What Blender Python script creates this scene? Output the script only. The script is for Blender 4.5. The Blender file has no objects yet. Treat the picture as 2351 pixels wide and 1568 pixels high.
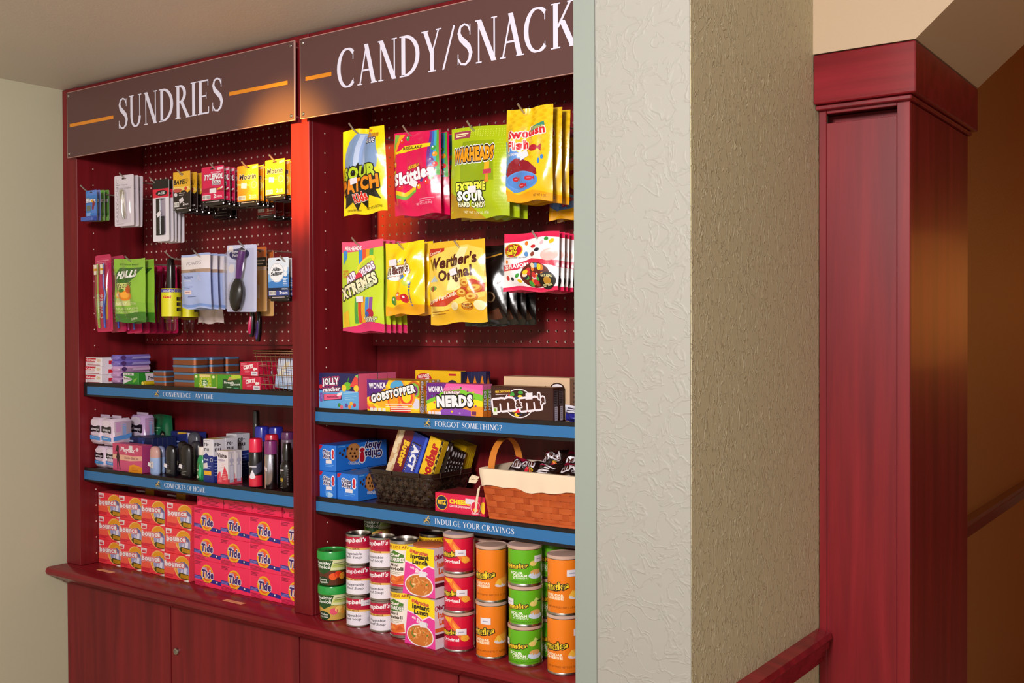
import bpy, math, random
from mathutils import Vector, Matrix
from mathutils.geometry import tessellate_polygon
rad = math.radians
SC = bpy.context.scene
COL = SC.collection
# ---------------------------------------------------------------- camera
H = 1.5                                   # eye height
FPX, CXP, CYP = 2449.17, 1175.5, 784.0    # focal length and centre, in pixels of the 2351 x 1568 frame
_ro, _pi, _ya = rad(-0.2553), rad(-0.7436), rad(35.5318)
WF = Vector((-math.sin(_ya)*math.cos(_pi), math.cos(_ya)*math.cos(_pi), math.sin(_pi)))
_r = Vector((math.cos(_ya), math.sin(_ya), 0)); _u = _r.cross(WF)
WR = _r*math.cos(_ro) + _u*math.sin(_ro); WU = _u*math.cos(_ro) - _r*math.sin(_ro)
cam_d = bpy.data.cameras.new('camera'); cam_d.sensor_width = 36; cam_d.lens = FPX*36/2351; cam_d.clip_start = .02
cam = bpy.data.objects.new('camera', cam_d); COL.objects.link(cam)
cam.matrix_world = Matrix(((WR.x, WU.x, -WF.x, 0), (WR.y, WU.y, -WF.y, 0), (WR.z, WU.z, -WF.z, H), (0, 0, 0, 1)))
SC.camera = cam
# ---------------------------------------------------------------- world, lights, exposure
wd = bpy.data.worlds.new('world'); SC.world = wd; wd.use_nodes = True
wd.node_tree.nodes['Background'].inputs[0].default_value = (1, .93, .84, 1)
wd.node_tree.nodes['Background'].inputs[1].default_value = 1.0
def light(name, typ, loc, energy, color, target=None, **kw):
    d = bpy.data.lights.new(name, typ); d.energy = energy; d.color = color
    for k, v in kw.items(): setattr(d, k, v)
    o = bpy.data.objects.new(name, d); COL.objects.link(o); o.location = loc
    if target is not None:
        o.rotation_euler = (Vector(target)-Vector(loc)).to_track_quat('-Z', 'Y').to_euler()
    return o
# the photographer's flash, bounced: a broad soft source above and just left of the camera
light('flash', 'AREA', (-.55, -.42, H+.62), 62, (1, .95, .93), (-1.75, 2.0, H-.12), shape='RECTANGLE', size=.42, size_y=.30)
# warm ceiling spot over the divider
light('ceiling_spot', 'SPOT', (-2.12, .55, H+.72), 500, (1, .6, .09), (-2.045, 1.9, H+.43), spot_size=rad(18), spot_blend=1, shadow_soft_size=.03)
# warm lamp of the corridor behind the column
light('corridor_lamp', 'POINT', (.55, 6.4, H+.15), 17, (1, .34, .06), shadow_soft_size=.4)
SC.view_settings.view_transform = 'Standard'
SC.view_settings.look = 'None'
SC.view_settings.exposure = 0.0
SC.view_settings.gamma = 1
SC.view_settings.use_curve_mapping = False

# ---------------------------------------------------------------- helpers
def ray(px, py): return WF + WR*((px-CXP)/FPX) - WU*((py-CYP)/FPX)
def at(px, py, Y):
    d = ray(px, py); p = d*(Y/d.y); return Vector((p.x, p.y, p.z+H))
def lin(h):
    h = h.lstrip('#')
    if len(h) == 3: h = ''.join(c+c for c in h)
    f = lambda x: x/12.92 if x <= .04045 else ((x+.055)/1.055)**2.4
    return tuple(f(int(h[i:i+2], 16)/255) for i in (0, 2, 4)) + (1.,)

class MB:
    def __init__(s): s.v = []; s.f = []; s.m = []; s.c = []
    def add(s, V, F, col=(1, 1, 1, 1), mi=0):
        b = len(s.v); s.v += [tuple(p) for p in V]; s.c += [col]*len(V)
        s.f += [tuple(b+i for i in f) for f in F]; s.m += [mi]*len(F)
        return s
    def box(s, x0, x1, y0, y1, z0, z1, ch=0, col=(1, 1, 1, 1), mi=0):
        if ch <= 0:
            V = [(x, y, z) for z in (z0, z1) for y in (y0, y1) for x in (x0, x1)]
            return s.add(V, [(0, 2, 3, 1), (4, 5, 7, 6), (0, 1, 5, 4), (2, 6, 7, 3), (0, 4, 6, 2), (1, 3, 7, 5)], col, mi)
        V = []; idx = {}
        for i, x in enumerate((x0, x1)):
            for j, y in enumerate((y0, y1)):
                for k, z in enumerate((z0, z1)):
                    sx, sy, sz = (ch, -ch)[i], (ch, -ch)[j], (ch, -ch)[k]
                    for a, p in enumerate(((x, y+sy, z+sz), (x+sx, y, z+sz), (x+sx, y+sy, z))):
                        idx[i, j, k, a] = len(V); V.append(p)
        F = []
        q = lambda *t: F.append(tuple(idx[e] for e in t))
        for i in (0, 1):
            q(*[(i, j, k, 0) for j, k in (((0, 0), (0, 1), (1, 1), (1, 0)) if i == 0 else ((0, 0), (1, 0), (1, 1), (0, 1)))])
            q(*[(j, i, k, 1) for j, k in (((0, 0), (1, 0), (1, 1), (0, 1)) if i == 0 else ((0, 0), (0, 1), (1, 1), (1, 0)))])
            q(*[(j, k, i, 2) for j, k in (((0, 0), (0, 1), (1, 1), (1, 0)) if i == 0 else ((0, 0), (1, 0), (1, 1), (0, 1)))])
        for a in (0, 1):
            for b in (0, 1):
                q((a, b, 0, 0), (a, b, 0, 1), (a, b, 1, 1), (a, b, 1, 0))
                q((a, 0, b, 0), (a, 0, b, 2), (a, 1, b, 2), (a, 1, b, 0))
                q((0, a, b, 1), (0, a, b, 2), (1, a, b, 2), (1, a, b, 1))
                for c in (0, 1): q((a, b, c, 0), (a, b, c, 1), (a, b, c, 2))
        return s.add(V, F, col, mi)
    def lathe(s, prof, n=24, c=(0, 0), col=(1, 1, 1, 1), mi=0, sx=1, sy=1, capb=True, capt=True):
        V = []; F = []
        for r, z in prof:
            for k in range(n):
                a = 2*math.pi*k/n; V.append((c[0]+sx*r*math.cos(a), c[1]+sy*r*math.sin(a), z))
        for i in range(len(prof)-1):
            for k in range(n):
                k2 = (k+1) % n; F.append((i*n+k, i*n+k2, (i+1)*n+k2, (i+1)*n+k))
        if capb: F.append(tuple(range(n-1, -1, -1)))
        if capt: F.append(tuple((len(prof)-1)*n+k for k in range(n)))
        return s.add(V, F, col, mi)
    def tube(s, P, r, n=6, closed=False, col=(1, 1, 1, 1), mi=0):
        P = [Vector(p) for p in P]; V = []; F = []; m = len(P)
        for i, p in enumerate(P):
            if closed: t = P[(i+1) % m]-P[i-1]
            else: t = P[min(i+1, m-1)]-P[max(i-1, 0)]
            t.normalize(); a = Vector((0, 0, 1)) if abs(t.z) < .9 else Vector((1, 0, 0))
            e1 = t.cross(a).normalized(); e2 = t.cross(e1)
            rr = r[i] if isinstance(r, (list, tuple)) else r
            for k in range(n):
                an = 2*math.pi*k/n; V.append(p+e1*(rr*math.cos(an))+e2*(rr*math.sin(an)))
        for i in range(m if closed else m-1):
            j = (i+1) % m
            for k in range(n):
                k2 = (k+1) % n; F.append((i*n+k, i*n+k2, j*n+k2, j*n+k))
        if not closed: F += [tuple(range(n-1, -1, -1)), tuple((m-1)*n+k for k in range(n))]
        return s.add(V, F, col, mi)
    def grid(s, nu, nv, fn, col=(1, 1, 1, 1), mi=0, flip=False):
        V = [fn(i/nu, j/nv) for j in range(nv+1) for i in range(nu+1)]; w = nu+1
        F = [(j*w+i, j*w+i+1, (j+1)*w+i+1, (j+1)*w+i) for j in range(nv) for i in range(nu)]
        if flip: F = [f[::-1] for f in F]
        return s.add(V, F, col, mi)
    def plate(s, pts, y0, y1, col=(1, 1, 1, 1), mi=0):      # outline in x,z extruded along y
        n = len(pts); V = [(x, y0, z) for x, z in pts]+[(x, y1, z) for x, z in pts]
        F = [tuple(range(n)), tuple(range(2*n-1, n-1, -1))]+[(k, k+n, (k+1) % n+n, (k+1) % n) for k in range(n)]
        return s.add(V, F, col, mi)
    def xf(s, M): s.v = [tuple(M @ Vector(p)) for p in s.v]; return s

def obj(name, mb, mats, parent=None, smooth=0, loc=None, kind=None):
    me = bpy.data.meshes.new(name); me.from_pydata(mb.v, [], mb.f)
    for m in (mats if isinstance(mats, (list, tuple)) else [mats]): me.materials.append(m)
    me.polygons.foreach_set('material_index', mb.m)
    ca = me.color_attributes.new('Col', 'FLOAT_COLOR', 'POINT')
    ca.data.foreach_set('color', [x for c in mb.c for x in c])
    if smooth:
        me.polygons.foreach_set('use_smooth', [True]*len(me.polygons)); me.set_sharp_from_angle(angle=rad(smooth))
    me.update()
    if getattr(mb, 'n', None):
        me.polygons.foreach_set('use_smooth', [True]*len(me.polygons)); me.normals_split_custom_set_from_vertices(mb.n)
    o = bpy.data.objects.new(name, me); COL.objects.link(o)
    if parent is not None: o.parent = parent
    if loc is not None: o.location = loc
    if kind: o['kind'] = kind
    return o
def struct(name, mb, mat, smooth=0):
    o = obj(name, mb, mat, smooth=smooth); o['kind'] = 'structure'; return o
def tag(o, label, cat, group=None):
    o['label'] = label; o['category'] = cat
    if group: o['group'] = group
    return o
def thing(name, label, cat, loc=(0, 0, 0), rz=0, group=None):
    o = bpy.data.objects.new(name, None); COL.objects.link(o); o.empty_display_size = .02
    o.location = loc; o.rotation_euler = (0, 0, rz)
    return tag(o, label, cat, group)
def dup(root, loc, rz=0, label=None, group=None, rot=None):
    r = root.copy(); COL.objects.link(r); r.location = loc; r.rotation_euler = rot if rot else (0, 0, rz)
    if label: r['label'] = label
    if group: r['group'] = group
    for ch in list(root.children):
        c = ch.copy(); COL.objects.link(c); c.parent = r
        for g in list(ch.children):
            d = g.copy(); COL.objects.link(d); d.parent = c
    return r
ORD = ['front', 'second', 'third', 'fourth', 'fifth', 'sixth', 'seventh', 'eighth', 'ninth']

# ---------------------------------------------------------------- materials
def mat(name, col=(.5, .5, .5, 1), rough=.5, metal=0, spec=.5, coat=0, attr=False, trans=0, alpha=1, sheen=0, emit=0):
    m = bpy.data.materials.new(name); m.use_nodes = True; b = m.node_tree.nodes['Principled BSDF']
    if isinstance(col, str): col = lin(col)
    b.inputs['Base Color'].default_value = col; b.inputs['Roughness'].default_value = rough
    b.inputs['Metallic'].default_value = metal; b.inputs['Specular IOR Level'].default_value = spec
    b.inputs['Coat Weight'].default_value = coat; b.inputs['Coat Roughness'].default_value = .12
    b.inputs['Transmission Weight'].default_value = trans; b.inputs['Alpha'].default_value = alpha
    if attr:
        a = m.node_tree.nodes.new('ShaderNodeAttribute'); a.attribute_name = 'Col'
        m.node_tree.links.new(a.outputs['Color'], b.inputs['Base Color'])
    return m
def nd(m, t, **kw):
    n = m.node_tree.nodes.new(t)
    for k, v in kw.items(): setattr(n, k, v)
    return n
def wood(name, c1, c2, axis, rough=.3):
    m = mat(name, rough=rough, coat=.06, spec=.28); L = m.node_tree.links; b = m.node_tree.nodes['Principled BSDF']
    g = nd(m, 'ShaderNodeNewGeometry'); mp = nd(m, 'ShaderNodeMapping')
    sc = [26, 26, 26]; sc[axis] = 1.6; mp.inputs['Scale'].default_value = sc
    L.new(g.outputs['Position'], mp.inputs['Vector'])
    n1 = nd(m, 'ShaderNodeTexNoise'); n1.inputs['Scale'].default_value = 1; n1.inputs['Detail'].default_value = 5; n1.inputs['Distortion'].default_value = .6
    L.new(mp.outputs['Vector'], n1.inputs['Vector'])
    mp2 = nd(m, 'ShaderNodeMapping'); sc = [240, 240, 240]; sc[axis] = 9; mp2.inputs['Scale'].default_value = sc
    L.new(g.outputs['Position'], mp2.inputs['Vector'])
    n2 = nd(m, 'ShaderNodeTexNoise'); n2.inputs['Scale'].default_value = 1; n2.inputs['Detail'].default_value = 2
    L.new(mp2.outputs['Vector'], n2.inputs['Vector'])
    ad = nd(m, 'ShaderNodeMath', operation='MULTIPLY_ADD'); ad.inputs[1].default_value = .22
    L.new(n2.outputs['Fac'], ad.inputs[0]); L.new(n1.outputs['Fac'], ad.inputs[2])
    r = nd(m, 'ShaderNodeValToRGB'); e = r.color_ramp.elements
    e[0].position = .42; e[0].color = lin(c1); e[1].position = .78; e[1].color = lin(c2)
    L.new(ad.outputs[0], r.inputs[0]); L.new(r.outputs[0], b.inputs['Base Color'])
    return m
WV = wood('cherry_wood_upright', '#661319', '#801B22', 2, .40)
WH = wood('cherry_wood_lengthwise', '#6A131A', '#881C26', 0, .20)
def plaster(name, col, scale, strength, stretch=1.0, dist=.004, ridge=False, dis=1.4):
    m = mat(name, col, rough=.55, spec=.35); L = m.node_tree.links; b = m.node_tree.nodes['Principled BSDF']
    g = nd(m, 'ShaderNodeNewGeometry'); mp = nd(m, 'ShaderNodeMapping'); mp.inputs['Scale'].default_value = (1, 1, stretch)
    L.new(g.outputs['Position'], mp.inputs['Vector'])
    a = nd(m, 'ShaderNodeTexNoise'); a.inputs['Scale'].default_value = scale; a.inputs['Detail'].default_value = 3; a.inputs['Distortion'].default_value = dis
    L.new(mp.outputs['Vector'], a.inputs['Vector'])
    r = nd(m, 'ShaderNodeValToRGB'); e = r.color_ramp.elements; e[0].position = .47; e[1].position = .56
    if ridge:
        e[0].position = .475; e[1].position = .505; k = r.color_ramp.elements.new(.56); k.color = (.25, .25, .25, 1)
    L.new(a.outputs['Fac'], r.inputs[0])
    bp = nd(m, 'ShaderNodeBump'); bp.inputs['Strength'].default_value = strength; bp.inputs['Distance'].default_value = dist
    L.new(r.outputs[0], bp.inputs['Height']); L.new(bp.outputs[0], b.inputs['Normal'])
    return m
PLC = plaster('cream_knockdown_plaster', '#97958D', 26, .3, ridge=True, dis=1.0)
PLT = plaster('warm_lit_knockdown_plaster', '#BEB494', 75, .6, .5, ridge=True, dis=.6)  # partition side: its warm, dim light is put into the tan colour
SAGE = plaster('sage_wall_paint', '#BFBCA2', 120, .05)
CEIL = plaster('ceiling_paint', '#DCD8CE', 60, .06)
HEAD = plaster('cream_header_paint', '#B49C80', 90, .05)
BRN = plaster('dim_lit_wall_paint', '#B27C48', 60, .15)  # same paint as the tan side, with dim warm lamplight put into the colour
TRIMG = mat('grey_green_trim_paint', '#868E86', rough=.45)
FLOORM = plaster('beige_floor', '#B8A086', 200, .1)
PC = mat('print_on_card', rough=.42, attr=True)
PF = mat('print_on_film', rough=.22, attr=True, coat=.3)
def crinkle(m, sc, st):
    L = m.node_tree.links; tc = nd(m, 'ShaderNodeTexCoord'); n = nd(m, 'ShaderNodeTexNoise'); n.inputs['Scale'].default_value = sc; n.inputs['Detail'].default_value = 1.5
    L.new(tc.outputs['Object'], n.inputs['Vector']); bp = nd(m, 'ShaderNodeBump'); bp.inputs['Strength'].default_value = st; bp.inputs['Distance'].default_value = .004
    L.new(n.outputs['Fac'], bp.inputs['Height']); b = m.node_tree.nodes['Principled BSDF']
    L.new(bp.outputs[0], b.inputs['Normal']); L.new(bp.outputs[0], b.inputs['Coat Normal'])
crinkle(PF, 38, .3)
PM = mat('print_on_can', rough=.3, attr=True, coat=.2)
PL = mat('gloss_plastic', rough=.25, attr=True, coat=.2)
CLOTH = mat('cloth_lining', rough=.9, attr=True, spec=.1)
STEEL = mat('steel', '#B9B2AC', rough=.28, metal=1)
DSTEEL = mat('grey_steel_hook', '#C0B6AC', rough=.3, metal=.7)
CHROME = mat('chrome', '#DAD6D2', rough=.12, metal=1)
BLACK = mat('black_shelf_edge', '#170D0D', rough=.4)
SHELFM = wood('dark_shelf_wood', '#2A0608', '#430A0E', 0)
BLUE = mat('blue_label_strip', '#2F6FA8', rough=.35)
RIMH = mat('raw_board_hole', '#F2DCCC', rough=.9)
CLEAR = mat('clear_plastic', '#FFFFFF', rough=.08, trans=1, alpha=.25)
def frosted():
    m = mat('frosted_acrylic', '#6B4A48', rough=.38); L = m.node_tree.links; b = m.node_tree.nodes['Principled BSDF']
    t = nd(m, 'ShaderNodeBsdfTranslucent'); t.inputs[0].default_value = lin('#8C625C')
    x = nd(m, 'ShaderNodeMixShader'); x.inputs[0].default_value = .25
    L.new(b.outputs[0], x.inputs[1]); L.new(t.outputs[0], x.inputs[2])
    L.new(x.outputs[0], m.node_tree.nodes['Material Output'].inputs['Surface'])
    return m
FROST = frosted()
FEDGE = mat('acrylic_edge', '#B98F86', rough=.3)

# ---------------------------------------------------------------- printed artwork
FONT = bpy.data.fonts.load('<builtin>')
_tc = {}
def tmesh(s, off, sp=1.):
    k = (s, round(off, 3), round(sp, 3))
    if k not in _tc:
        cu = bpy.data.curves.new('t', 'FONT'); cu.font = FONT; cu.body = s; cu.size = 1; cu.resolution_u = 2; cu.offset = off; cu.space_character = sp
        ob = bpy.data.objects.new('t', cu); me = ob.to_mesh()
        _tc[k] = ([(v.co.x, v.co.y) for v in me.vertices], [tuple(p.vertices) for p in me.polygons])
        ob.to_mesh_clear(); bpy.data.objects.remove(ob); bpy.data.curves.remove(cu)
    return _tc[k]
# roman capitals drawn stroke by stroke
TK, TN = .148, .058
def _st(pts, ws):
    P = [Vector(p) for p in pts]; L = []; R = []
    for i, p in enumerate(P):
        t = (P[min(i+1, len(P)-1)]-P[max(i-1, 0)]).normalized(); n = Vector((-t.y, t.x)); w = ws[i]/2
        L.append(p+n*w); R.append(p-n*w)
    return [[L[i], R[i], R[i+1], L[i+1]] for i in range(len(P)-1)]
def _rc(x0, y0, x1, y1): return [[(x0, y0), (x1, y0), (x1, y1), (x0, y1)]]
def _arc(cx, cy, rx, ry, a0, a1, n=16, tk=TK):
    A = [rad(a0+(a1-a0)*i/n) for i in range(n+1)]
    return _st([(cx+rx*math.cos(a), cy+ry*math.sin(a)) for a in A], [TN+(tk-TN)*abs(math.cos(a))**1.4 for a in A])
def _dg(x0, y0, x1, y1, w): return [[(x0-w/2, y0), (x0+w/2, y0), (x1+w/2, y1), (x1-w/2, y1)]]
def _sf(x, y, l=.11): return _rc(x-l, y if y < .5 else y-.03, x+l, y+.03 if y < .5 else y)
def _stem(x, w=TK, b=1, t=1):
    return _rc(x-w/2, 0, x+w/2, 1)+(_sf(x, 0, w/2+.07) if b else [])+(_sf(x, 1, w/2+.07) if t else [])
def glyph(c):
    a = []; w = .3
    if c == ' ': return [], .3
    if c == 'I': a = _stem(.16); w = .32
    elif c in 'EFL':
        a = _stem(.16)
        if c in 'EF': a += _rc(.16, .955, .56, 1)+_rc(.53, .82, .56, .96)+_rc(.16, .51, .46, .55)+_rc(.44, .43, .465, .63)
        if c in 'EL': a += _rc(.16, 0, .58, .045)+_rc(.555, .04, .59, .2)
        w = .66 if c != 'F' else .6
    elif c == 'T': a = _stem(.36, t=0)+_rc(.04, .95, .68, 1)+_rc(.03, .8, .06, .97)+_rc(.66, .8, .69, .97); w = .72
    elif c == 'H': a = _stem(.16)+_stem(.68)+_rc(.16, .48, .68, .53); w = .84
    elif c == 'K': a = _stem(.16)+_dg(.22, .45, .62, 1, .075)+_dg(.70, 0, .36, .6, .17)+_sf(.63, 1, .11)+_sf(.71, 0, .13); w = .82
    elif c == 'N': a = _rc(.13, 0, .18, 1)+_rc(.66, 0, .71, 1)+_dg(.67, 0, .16, 1, .17)+_sf(.155, 0, .1)+_sf(.685, 1, .1)+_sf(.12, 1, .08); w = .84
    elif c == 'M': a = _dg(.12, 0, .2, 1, .05)+_dg(.48, .02, .22, 1, .15)+_dg(.48, .02, .74, 1, .05)+_dg(.82, 0, .76, 1, .14)+_sf(.12, 0, .09)+_sf(.82, 0, .13)+_sf(.16, 1, .07)+_sf(.8, 1, .07); w = .96
    elif c == 'A': a = _dg(.1, 0, .38, 1, .055)+_dg(.66, 0, .36, 1.02, .16)+_rc(.2, .33, .55, .375)+_sf(.1, 0, .1)+_sf(.67, 0, .13); w = .76
    elif c == 'V': a = _dg(.36, 0, .1, 1, .16)+_dg(.38, 0, .62, 1, .055)+_sf(.1, 1, .13)+_sf(.62, 1, .1); w = .72
    elif c == 'Y': a = _rc(.3, 0, .43, .5)+_dg(.37, .44, .11, 1, .15)+_dg(.37, .44, .61, 1, .055)+_sf(.365, 0, .14)+_sf(.11, 1, .13)+_sf(.61, 1, .1); w = .72
    elif c == 'D': a = _stem(.16)+_arc(.2, .5, .5, .475, -90, 90, 18)+_rc(.1, .955, .24, 1)+_rc(.1, 0, .24, .045); w = .84
    elif c == 'O': a = _arc(.44, .5, .36, .485, 0, 360, 30); w = .88
    elif c in 'CG':
        a = _arc(.44, .5, .36, .485, 48, 312, 24)+_rc(.66, .7, .69, .95)
        if c == 'G': a += _rc(.6, .06, .73, .42)+_rc(.53, .4, .8, .43)
        else: a += _rc(.67, .06, .69, .22)
        w = .82
    elif c == 'S':
        P = [(.50, .80), (.44, .92), (.31, .97), (.17, .92), (.12, .78), (.18, .65), (.32, .54), (.46, .43), (.53, .28), (.48, .12), (.34, .03), (.19, .05), (.09, .17)]
        a = _st(P, [.05, .05, .05, .07, .11, .14, .155, .15, .13, .09, .06, .05, .05])+_rc(.49, .7, .52, .95)+_rc(.07, .04, .1, .29); w = .62
    elif c == 'R': a = _stem(.16)+_arc(.24, .735, .27, .24, -90, 90, 14)+_dg(.68, 0, .34, .5, .16)+_sf(.69, 0, .12)+_rc(.12, .955, .26, 1)+_rc(.16, .475, .26, .52); w = .78
    elif c == 'U': a = _rc(.09, .33, .22, 1)+_rc(.6, .33, .65, 1)+_arc(.39, .33, .235, .31, 180, 360, 14, .12)+_sf(.155, 1, .13)+_sf(.625, 1, .1); w = .78
    elif c == '/': a = _dg(.02, -.12, .42, 1.06, .07); w = .44
    elif c == '-': a = _rc(.06, .36, .34, .43); w = .4
    elif c == '?': a = _arc(.26, .75, .2, .22, 160, -70, 14)+_rc(.26, .24, .31, .53)+_arc(.285, .06, .03, .03, 0, 360, 8, .05); w = .54
    return a, w
def roman(s):
    V = []; F = []; x = 0
    for ch in s:
        ps, w = glyph(ch)
        for p in ps:
            b = len(V); V += [(x+q[0], q[1]) for q in p]; F.append(tuple(range(b, b+len(p))))
        x += w+.03
    return V, F, x-.03

def clip(poly, ax, lo, hi):
    for sgn, lim in ((1, lo), (-1, hi)):
        out = []; n = len(poly)
        for i in range(n):
            a, b = poly[i], poly[(i+1) % n]; da = sgn*(a[ax]-lim); db = sgn*(b[ax]-lim)
            if da >= 0: out.append(a)
            if da*db < 0:
                t = da/(da-db); out.append((a[0]+(b[0]-a[0])*t, a[1]+(b[1]-a[1])*t))
        poly = out
        if len(poly) < 3: return []
    return poly
class Art:
    """flat print of size w x h metres; all positions are percentages of w and h"""
    def __init__(s, w, h): s.w = w; s.h = h; s.items = []
    def _p(s, x, y): return (x*s.w/100, y*s.h/100)
    def poly(s, pts, col):
        s.items.append(([s._p(*p) for p in pts], None, lin(col))); return s
    def rect(s, x0, y0, x1, y1, col, k=0): return s.poly([(x0, y0), (x1, y0+k), (x1, y1+k), (x0, y1)], col)
    def ell(s, cx, cy, rx, ry, col, n=20, rot=0, circ=False):
        c, q = math.cos(rad(rot)), math.sin(rad(rot)); RX = rx*s.w/100; RY = RX if circ else ry*s.h/100
        X, Y = s._p(cx, cy); V = []
        for i in range(n):
            a = 2*math.pi*i/n; u, v = RX*math.cos(a), RY*math.sin(a); V.append((X+u*c-v*q, Y+u*q+v*c))
        s.items.append((V, [tuple(range(n))], lin(col))); return s
    def dots(s, L, col, r=3):
        for x, y in L: s.ell(x, y, r, 0, col, 10, circ=True)
        return s
    def lines(s, x0, y0, x1, n, dy, col, t=1.2, rag=.25, k=0, seed=1):      # small illegible print
        R = random.Random(seed)
        for i in range(n):
            x = x1-(x1-x0)*R.random()*rag; y = y0-i*dy
            s.poly([(x0, y), (x, y+k), (x, y+k+t), (x0, y+t)], col)
        return s
    def bars(s, x0, y0, x1, y1, n=11, col='#222', bg='#EEE8E4'):
        s.rect(x0, y0, x1, y1, bg); R = random.Random(n); w = (x1-x0)/(2*n+1)
        m = (y1-y0)*.12
        for i in range(n): s.rect(x0+w*(2*i+1), y0+m, x0+w*(2*i+1)+w*R.uniform(.5, 1.5), y1-m, col)
        return s
    def T(s, txt, x, y, w, h, col, o=None, ow=.06, b=.015, r=0, sh=0, ser=False):
        if ser: V, F, tw = roman(txt); lo = 0; cap = 1.
        else:
            b = b if b <= .05 else .05+(b-.05)*.35; sp = 1+1.8*max(0, b-.01)+(.55*min(f for _, f in o) if isinstance(o, list) else (.55*ow if o else 0))
            V0, _ = tmesh(txt, 0, sp); xs = [p[0] for p in V0]; lo = min(xs); tw = max(xs)-lo; cap = .682
        X, Y = s._p(x, y); sx = w*s.w/100/tw; sy = h*s.h/100/cap; c, q = math.cos(rad(r)), math.sin(rad(r))
        def put(V, F, cl, sub=None):
            P = []
            for (u, v) in V:
                a = (u-lo)*sx+sh*v*sy; d = v*sy; P.append((X+a*c-d*q, Y+a*q+d*c))
            s.items.append((P, F, lin(cl), sub))
        if ser: put(V, F, col, [i % 11 for i in range(len(F))]); return s
        if o:
            Vb, Fb = tmesh(txt, b, sp)
            for oc, of in (o if isinstance(o, list) else [(o, ow)]):       # outline: the same letters shifted all round
                of *= .85; kx = min(1, sy/sx) if sx > 0 else 1; VV = []; FF = []
                for q8 in range(8):
                    n0 = len(VV); ax, ay = of*math.cos(.7854*q8)*min(kx, 1.6)*1.0, of*math.sin(.7854*q8)
                    VV += [(p[0]+ax, p[1]+ay) for p in Vb]; FF += [tuple(n0+i for i in f) for f in Fb]
                put(VV, FF, oc, [i // len(Fb) for i in range(len(FF))])
        put(*tmesh(txt, b, sp), col); return s
    def build(s, fn, cu=None, cv=None, base=None, step=4e-5, nf=None):
        mb = MB(); mb.n = [] if nf else None
        items = list(s.items)
        if base: items.insert(0, ([(0, 0), (s.w, 0), (s.w, s.h), (0, s.h)], [(0, 1, 2, 3)], lin(base)))
        lay = []; bbs = []
        items = [it if len(it) == 4 else it+(None,) for it in items]
        for V, F, col, _ in items:                   # an item lies one layer above whatever it overlaps
            x0 = min(p[0] for p in V); x1 = max(p[0] for p in V); y0 = min(p[1] for p in V); y1 = max(p[1] for p in V); k = 0
            for (a0, a1, b0, b1), l in zip(bbs, lay):
                if l >= k and a0 < x1 and x0 < a1 and b0 < y1 and y0 < b1: k = l+1
            lay.append(k); bbs.append((x0, x1, y0, y1))
        for li, (V, F, col, sub) in zip(lay, items):
            if F is None:
                F = [tuple(t) for t in tessellate_polygon([[Vector((p[0], p[1], 0)) for p in V]])] if len(V) > 4 else [tuple(range(len(V)))]
            for fi, f in enumerate(F):
                d = (li+1+(sub[fi]/12 if sub else 0))*step
                ps = [[(min(max(V[i][0], 0), s.w), min(max(V[i][1], 0), s.h)) for i in f]]
                a2 = sum(ps[0][i-1][0]*ps[0][i][1]-ps[0][i][0]*ps[0][i-1][1] for i in range(len(ps[0])))
                if abs(a2) < 1e-12: continue
                if a2 < 0: ps = [ps[0][::-1]]
                for ax, n, ex in ((0, cu, s.w), (1, cv, s.h)):
                    if not n: continue
                    nxt = []
                    for p in ps:
                        k0 = int(min(q[ax] for q in p)/ex*n+1e-6); k1 = int(max(q[ax] for q in p)/ex*n-1e-6)
                        if k0 >= k1: nxt.append(p); continue
                        for k in range(k0, k1+1):
                            c = clip(p, ax, ex*k/n, ex*(k+1)/n)
                            if c: nxt.append(c)
                    ps = nxt
                for p in ps:
                    mb.add([fn(q[0], q[1], d) for q in p], [tuple(range(len(p)))], col)
                    if nf: mb.n += [nf(q[0], q[1]) for q in p]
        return mb
def plane_map(o, u, v):
    o, u, v = Vector(o), Vector(u), Vector(v); n = u.cross(v)
    return lambda a, b, d: o+u*a+v*b+n*d
def front_map(x0, y, z0): return plane_map((x0, y, z0), (1, 0, 0), (0, 0, 1))      # faces -Y
def right_map(x, y0, z0): return plane_map((x, y0, z0), (0, 1, 0), (0, 0, 1))      # faces +X
def top_map(x0, y0, z): return plane_map((x0, y0, z), (1, 0, 0), (0, 1, 0))        # faces +Z
def cyl_map(r, z0, ang0):        # wraps around a z axis; u runs left to right seen from outside, starting at ang0
    rf = r if callable(r) else (lambda b: r)
    rm = rf(0)
    def f(a, b, d):
        t = ang0+a/rm; q = rf(b)+d
        return Vector((q*math.cos(t), q*math.sin(t), z0+b))
    return f
def cyl_nrm(r, ang0):
    rm = r(0) if callable(r) else r
    return lambda a, b: (math.cos(ang0+a/rm), math.sin(ang0+a/rm), 0.)
# ================================================================ the setting
CL, CR = -3.076, -.945          # cabinet left and right ends
YF = 1.9                        # cabinet front plane
ZC = H+.746                     # alcove ceiling
struct('floor', MB().box(-3.6, 3.2, -3.2, 9.5, -.05, 0), FLOORM)
struct('ceiling', MB().box(-3.2, -.9475, -2.6, 2.3, ZC, H+1.62), CEIL)
struct('wall_left', MB().box(CL-.12, CL, -2.6, 2.3, 0, ZC), SAGE)
struct('wall_back', MB().box(CL, -.945, 2.17, 2.3, 0, ZC), SAGE)
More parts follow.
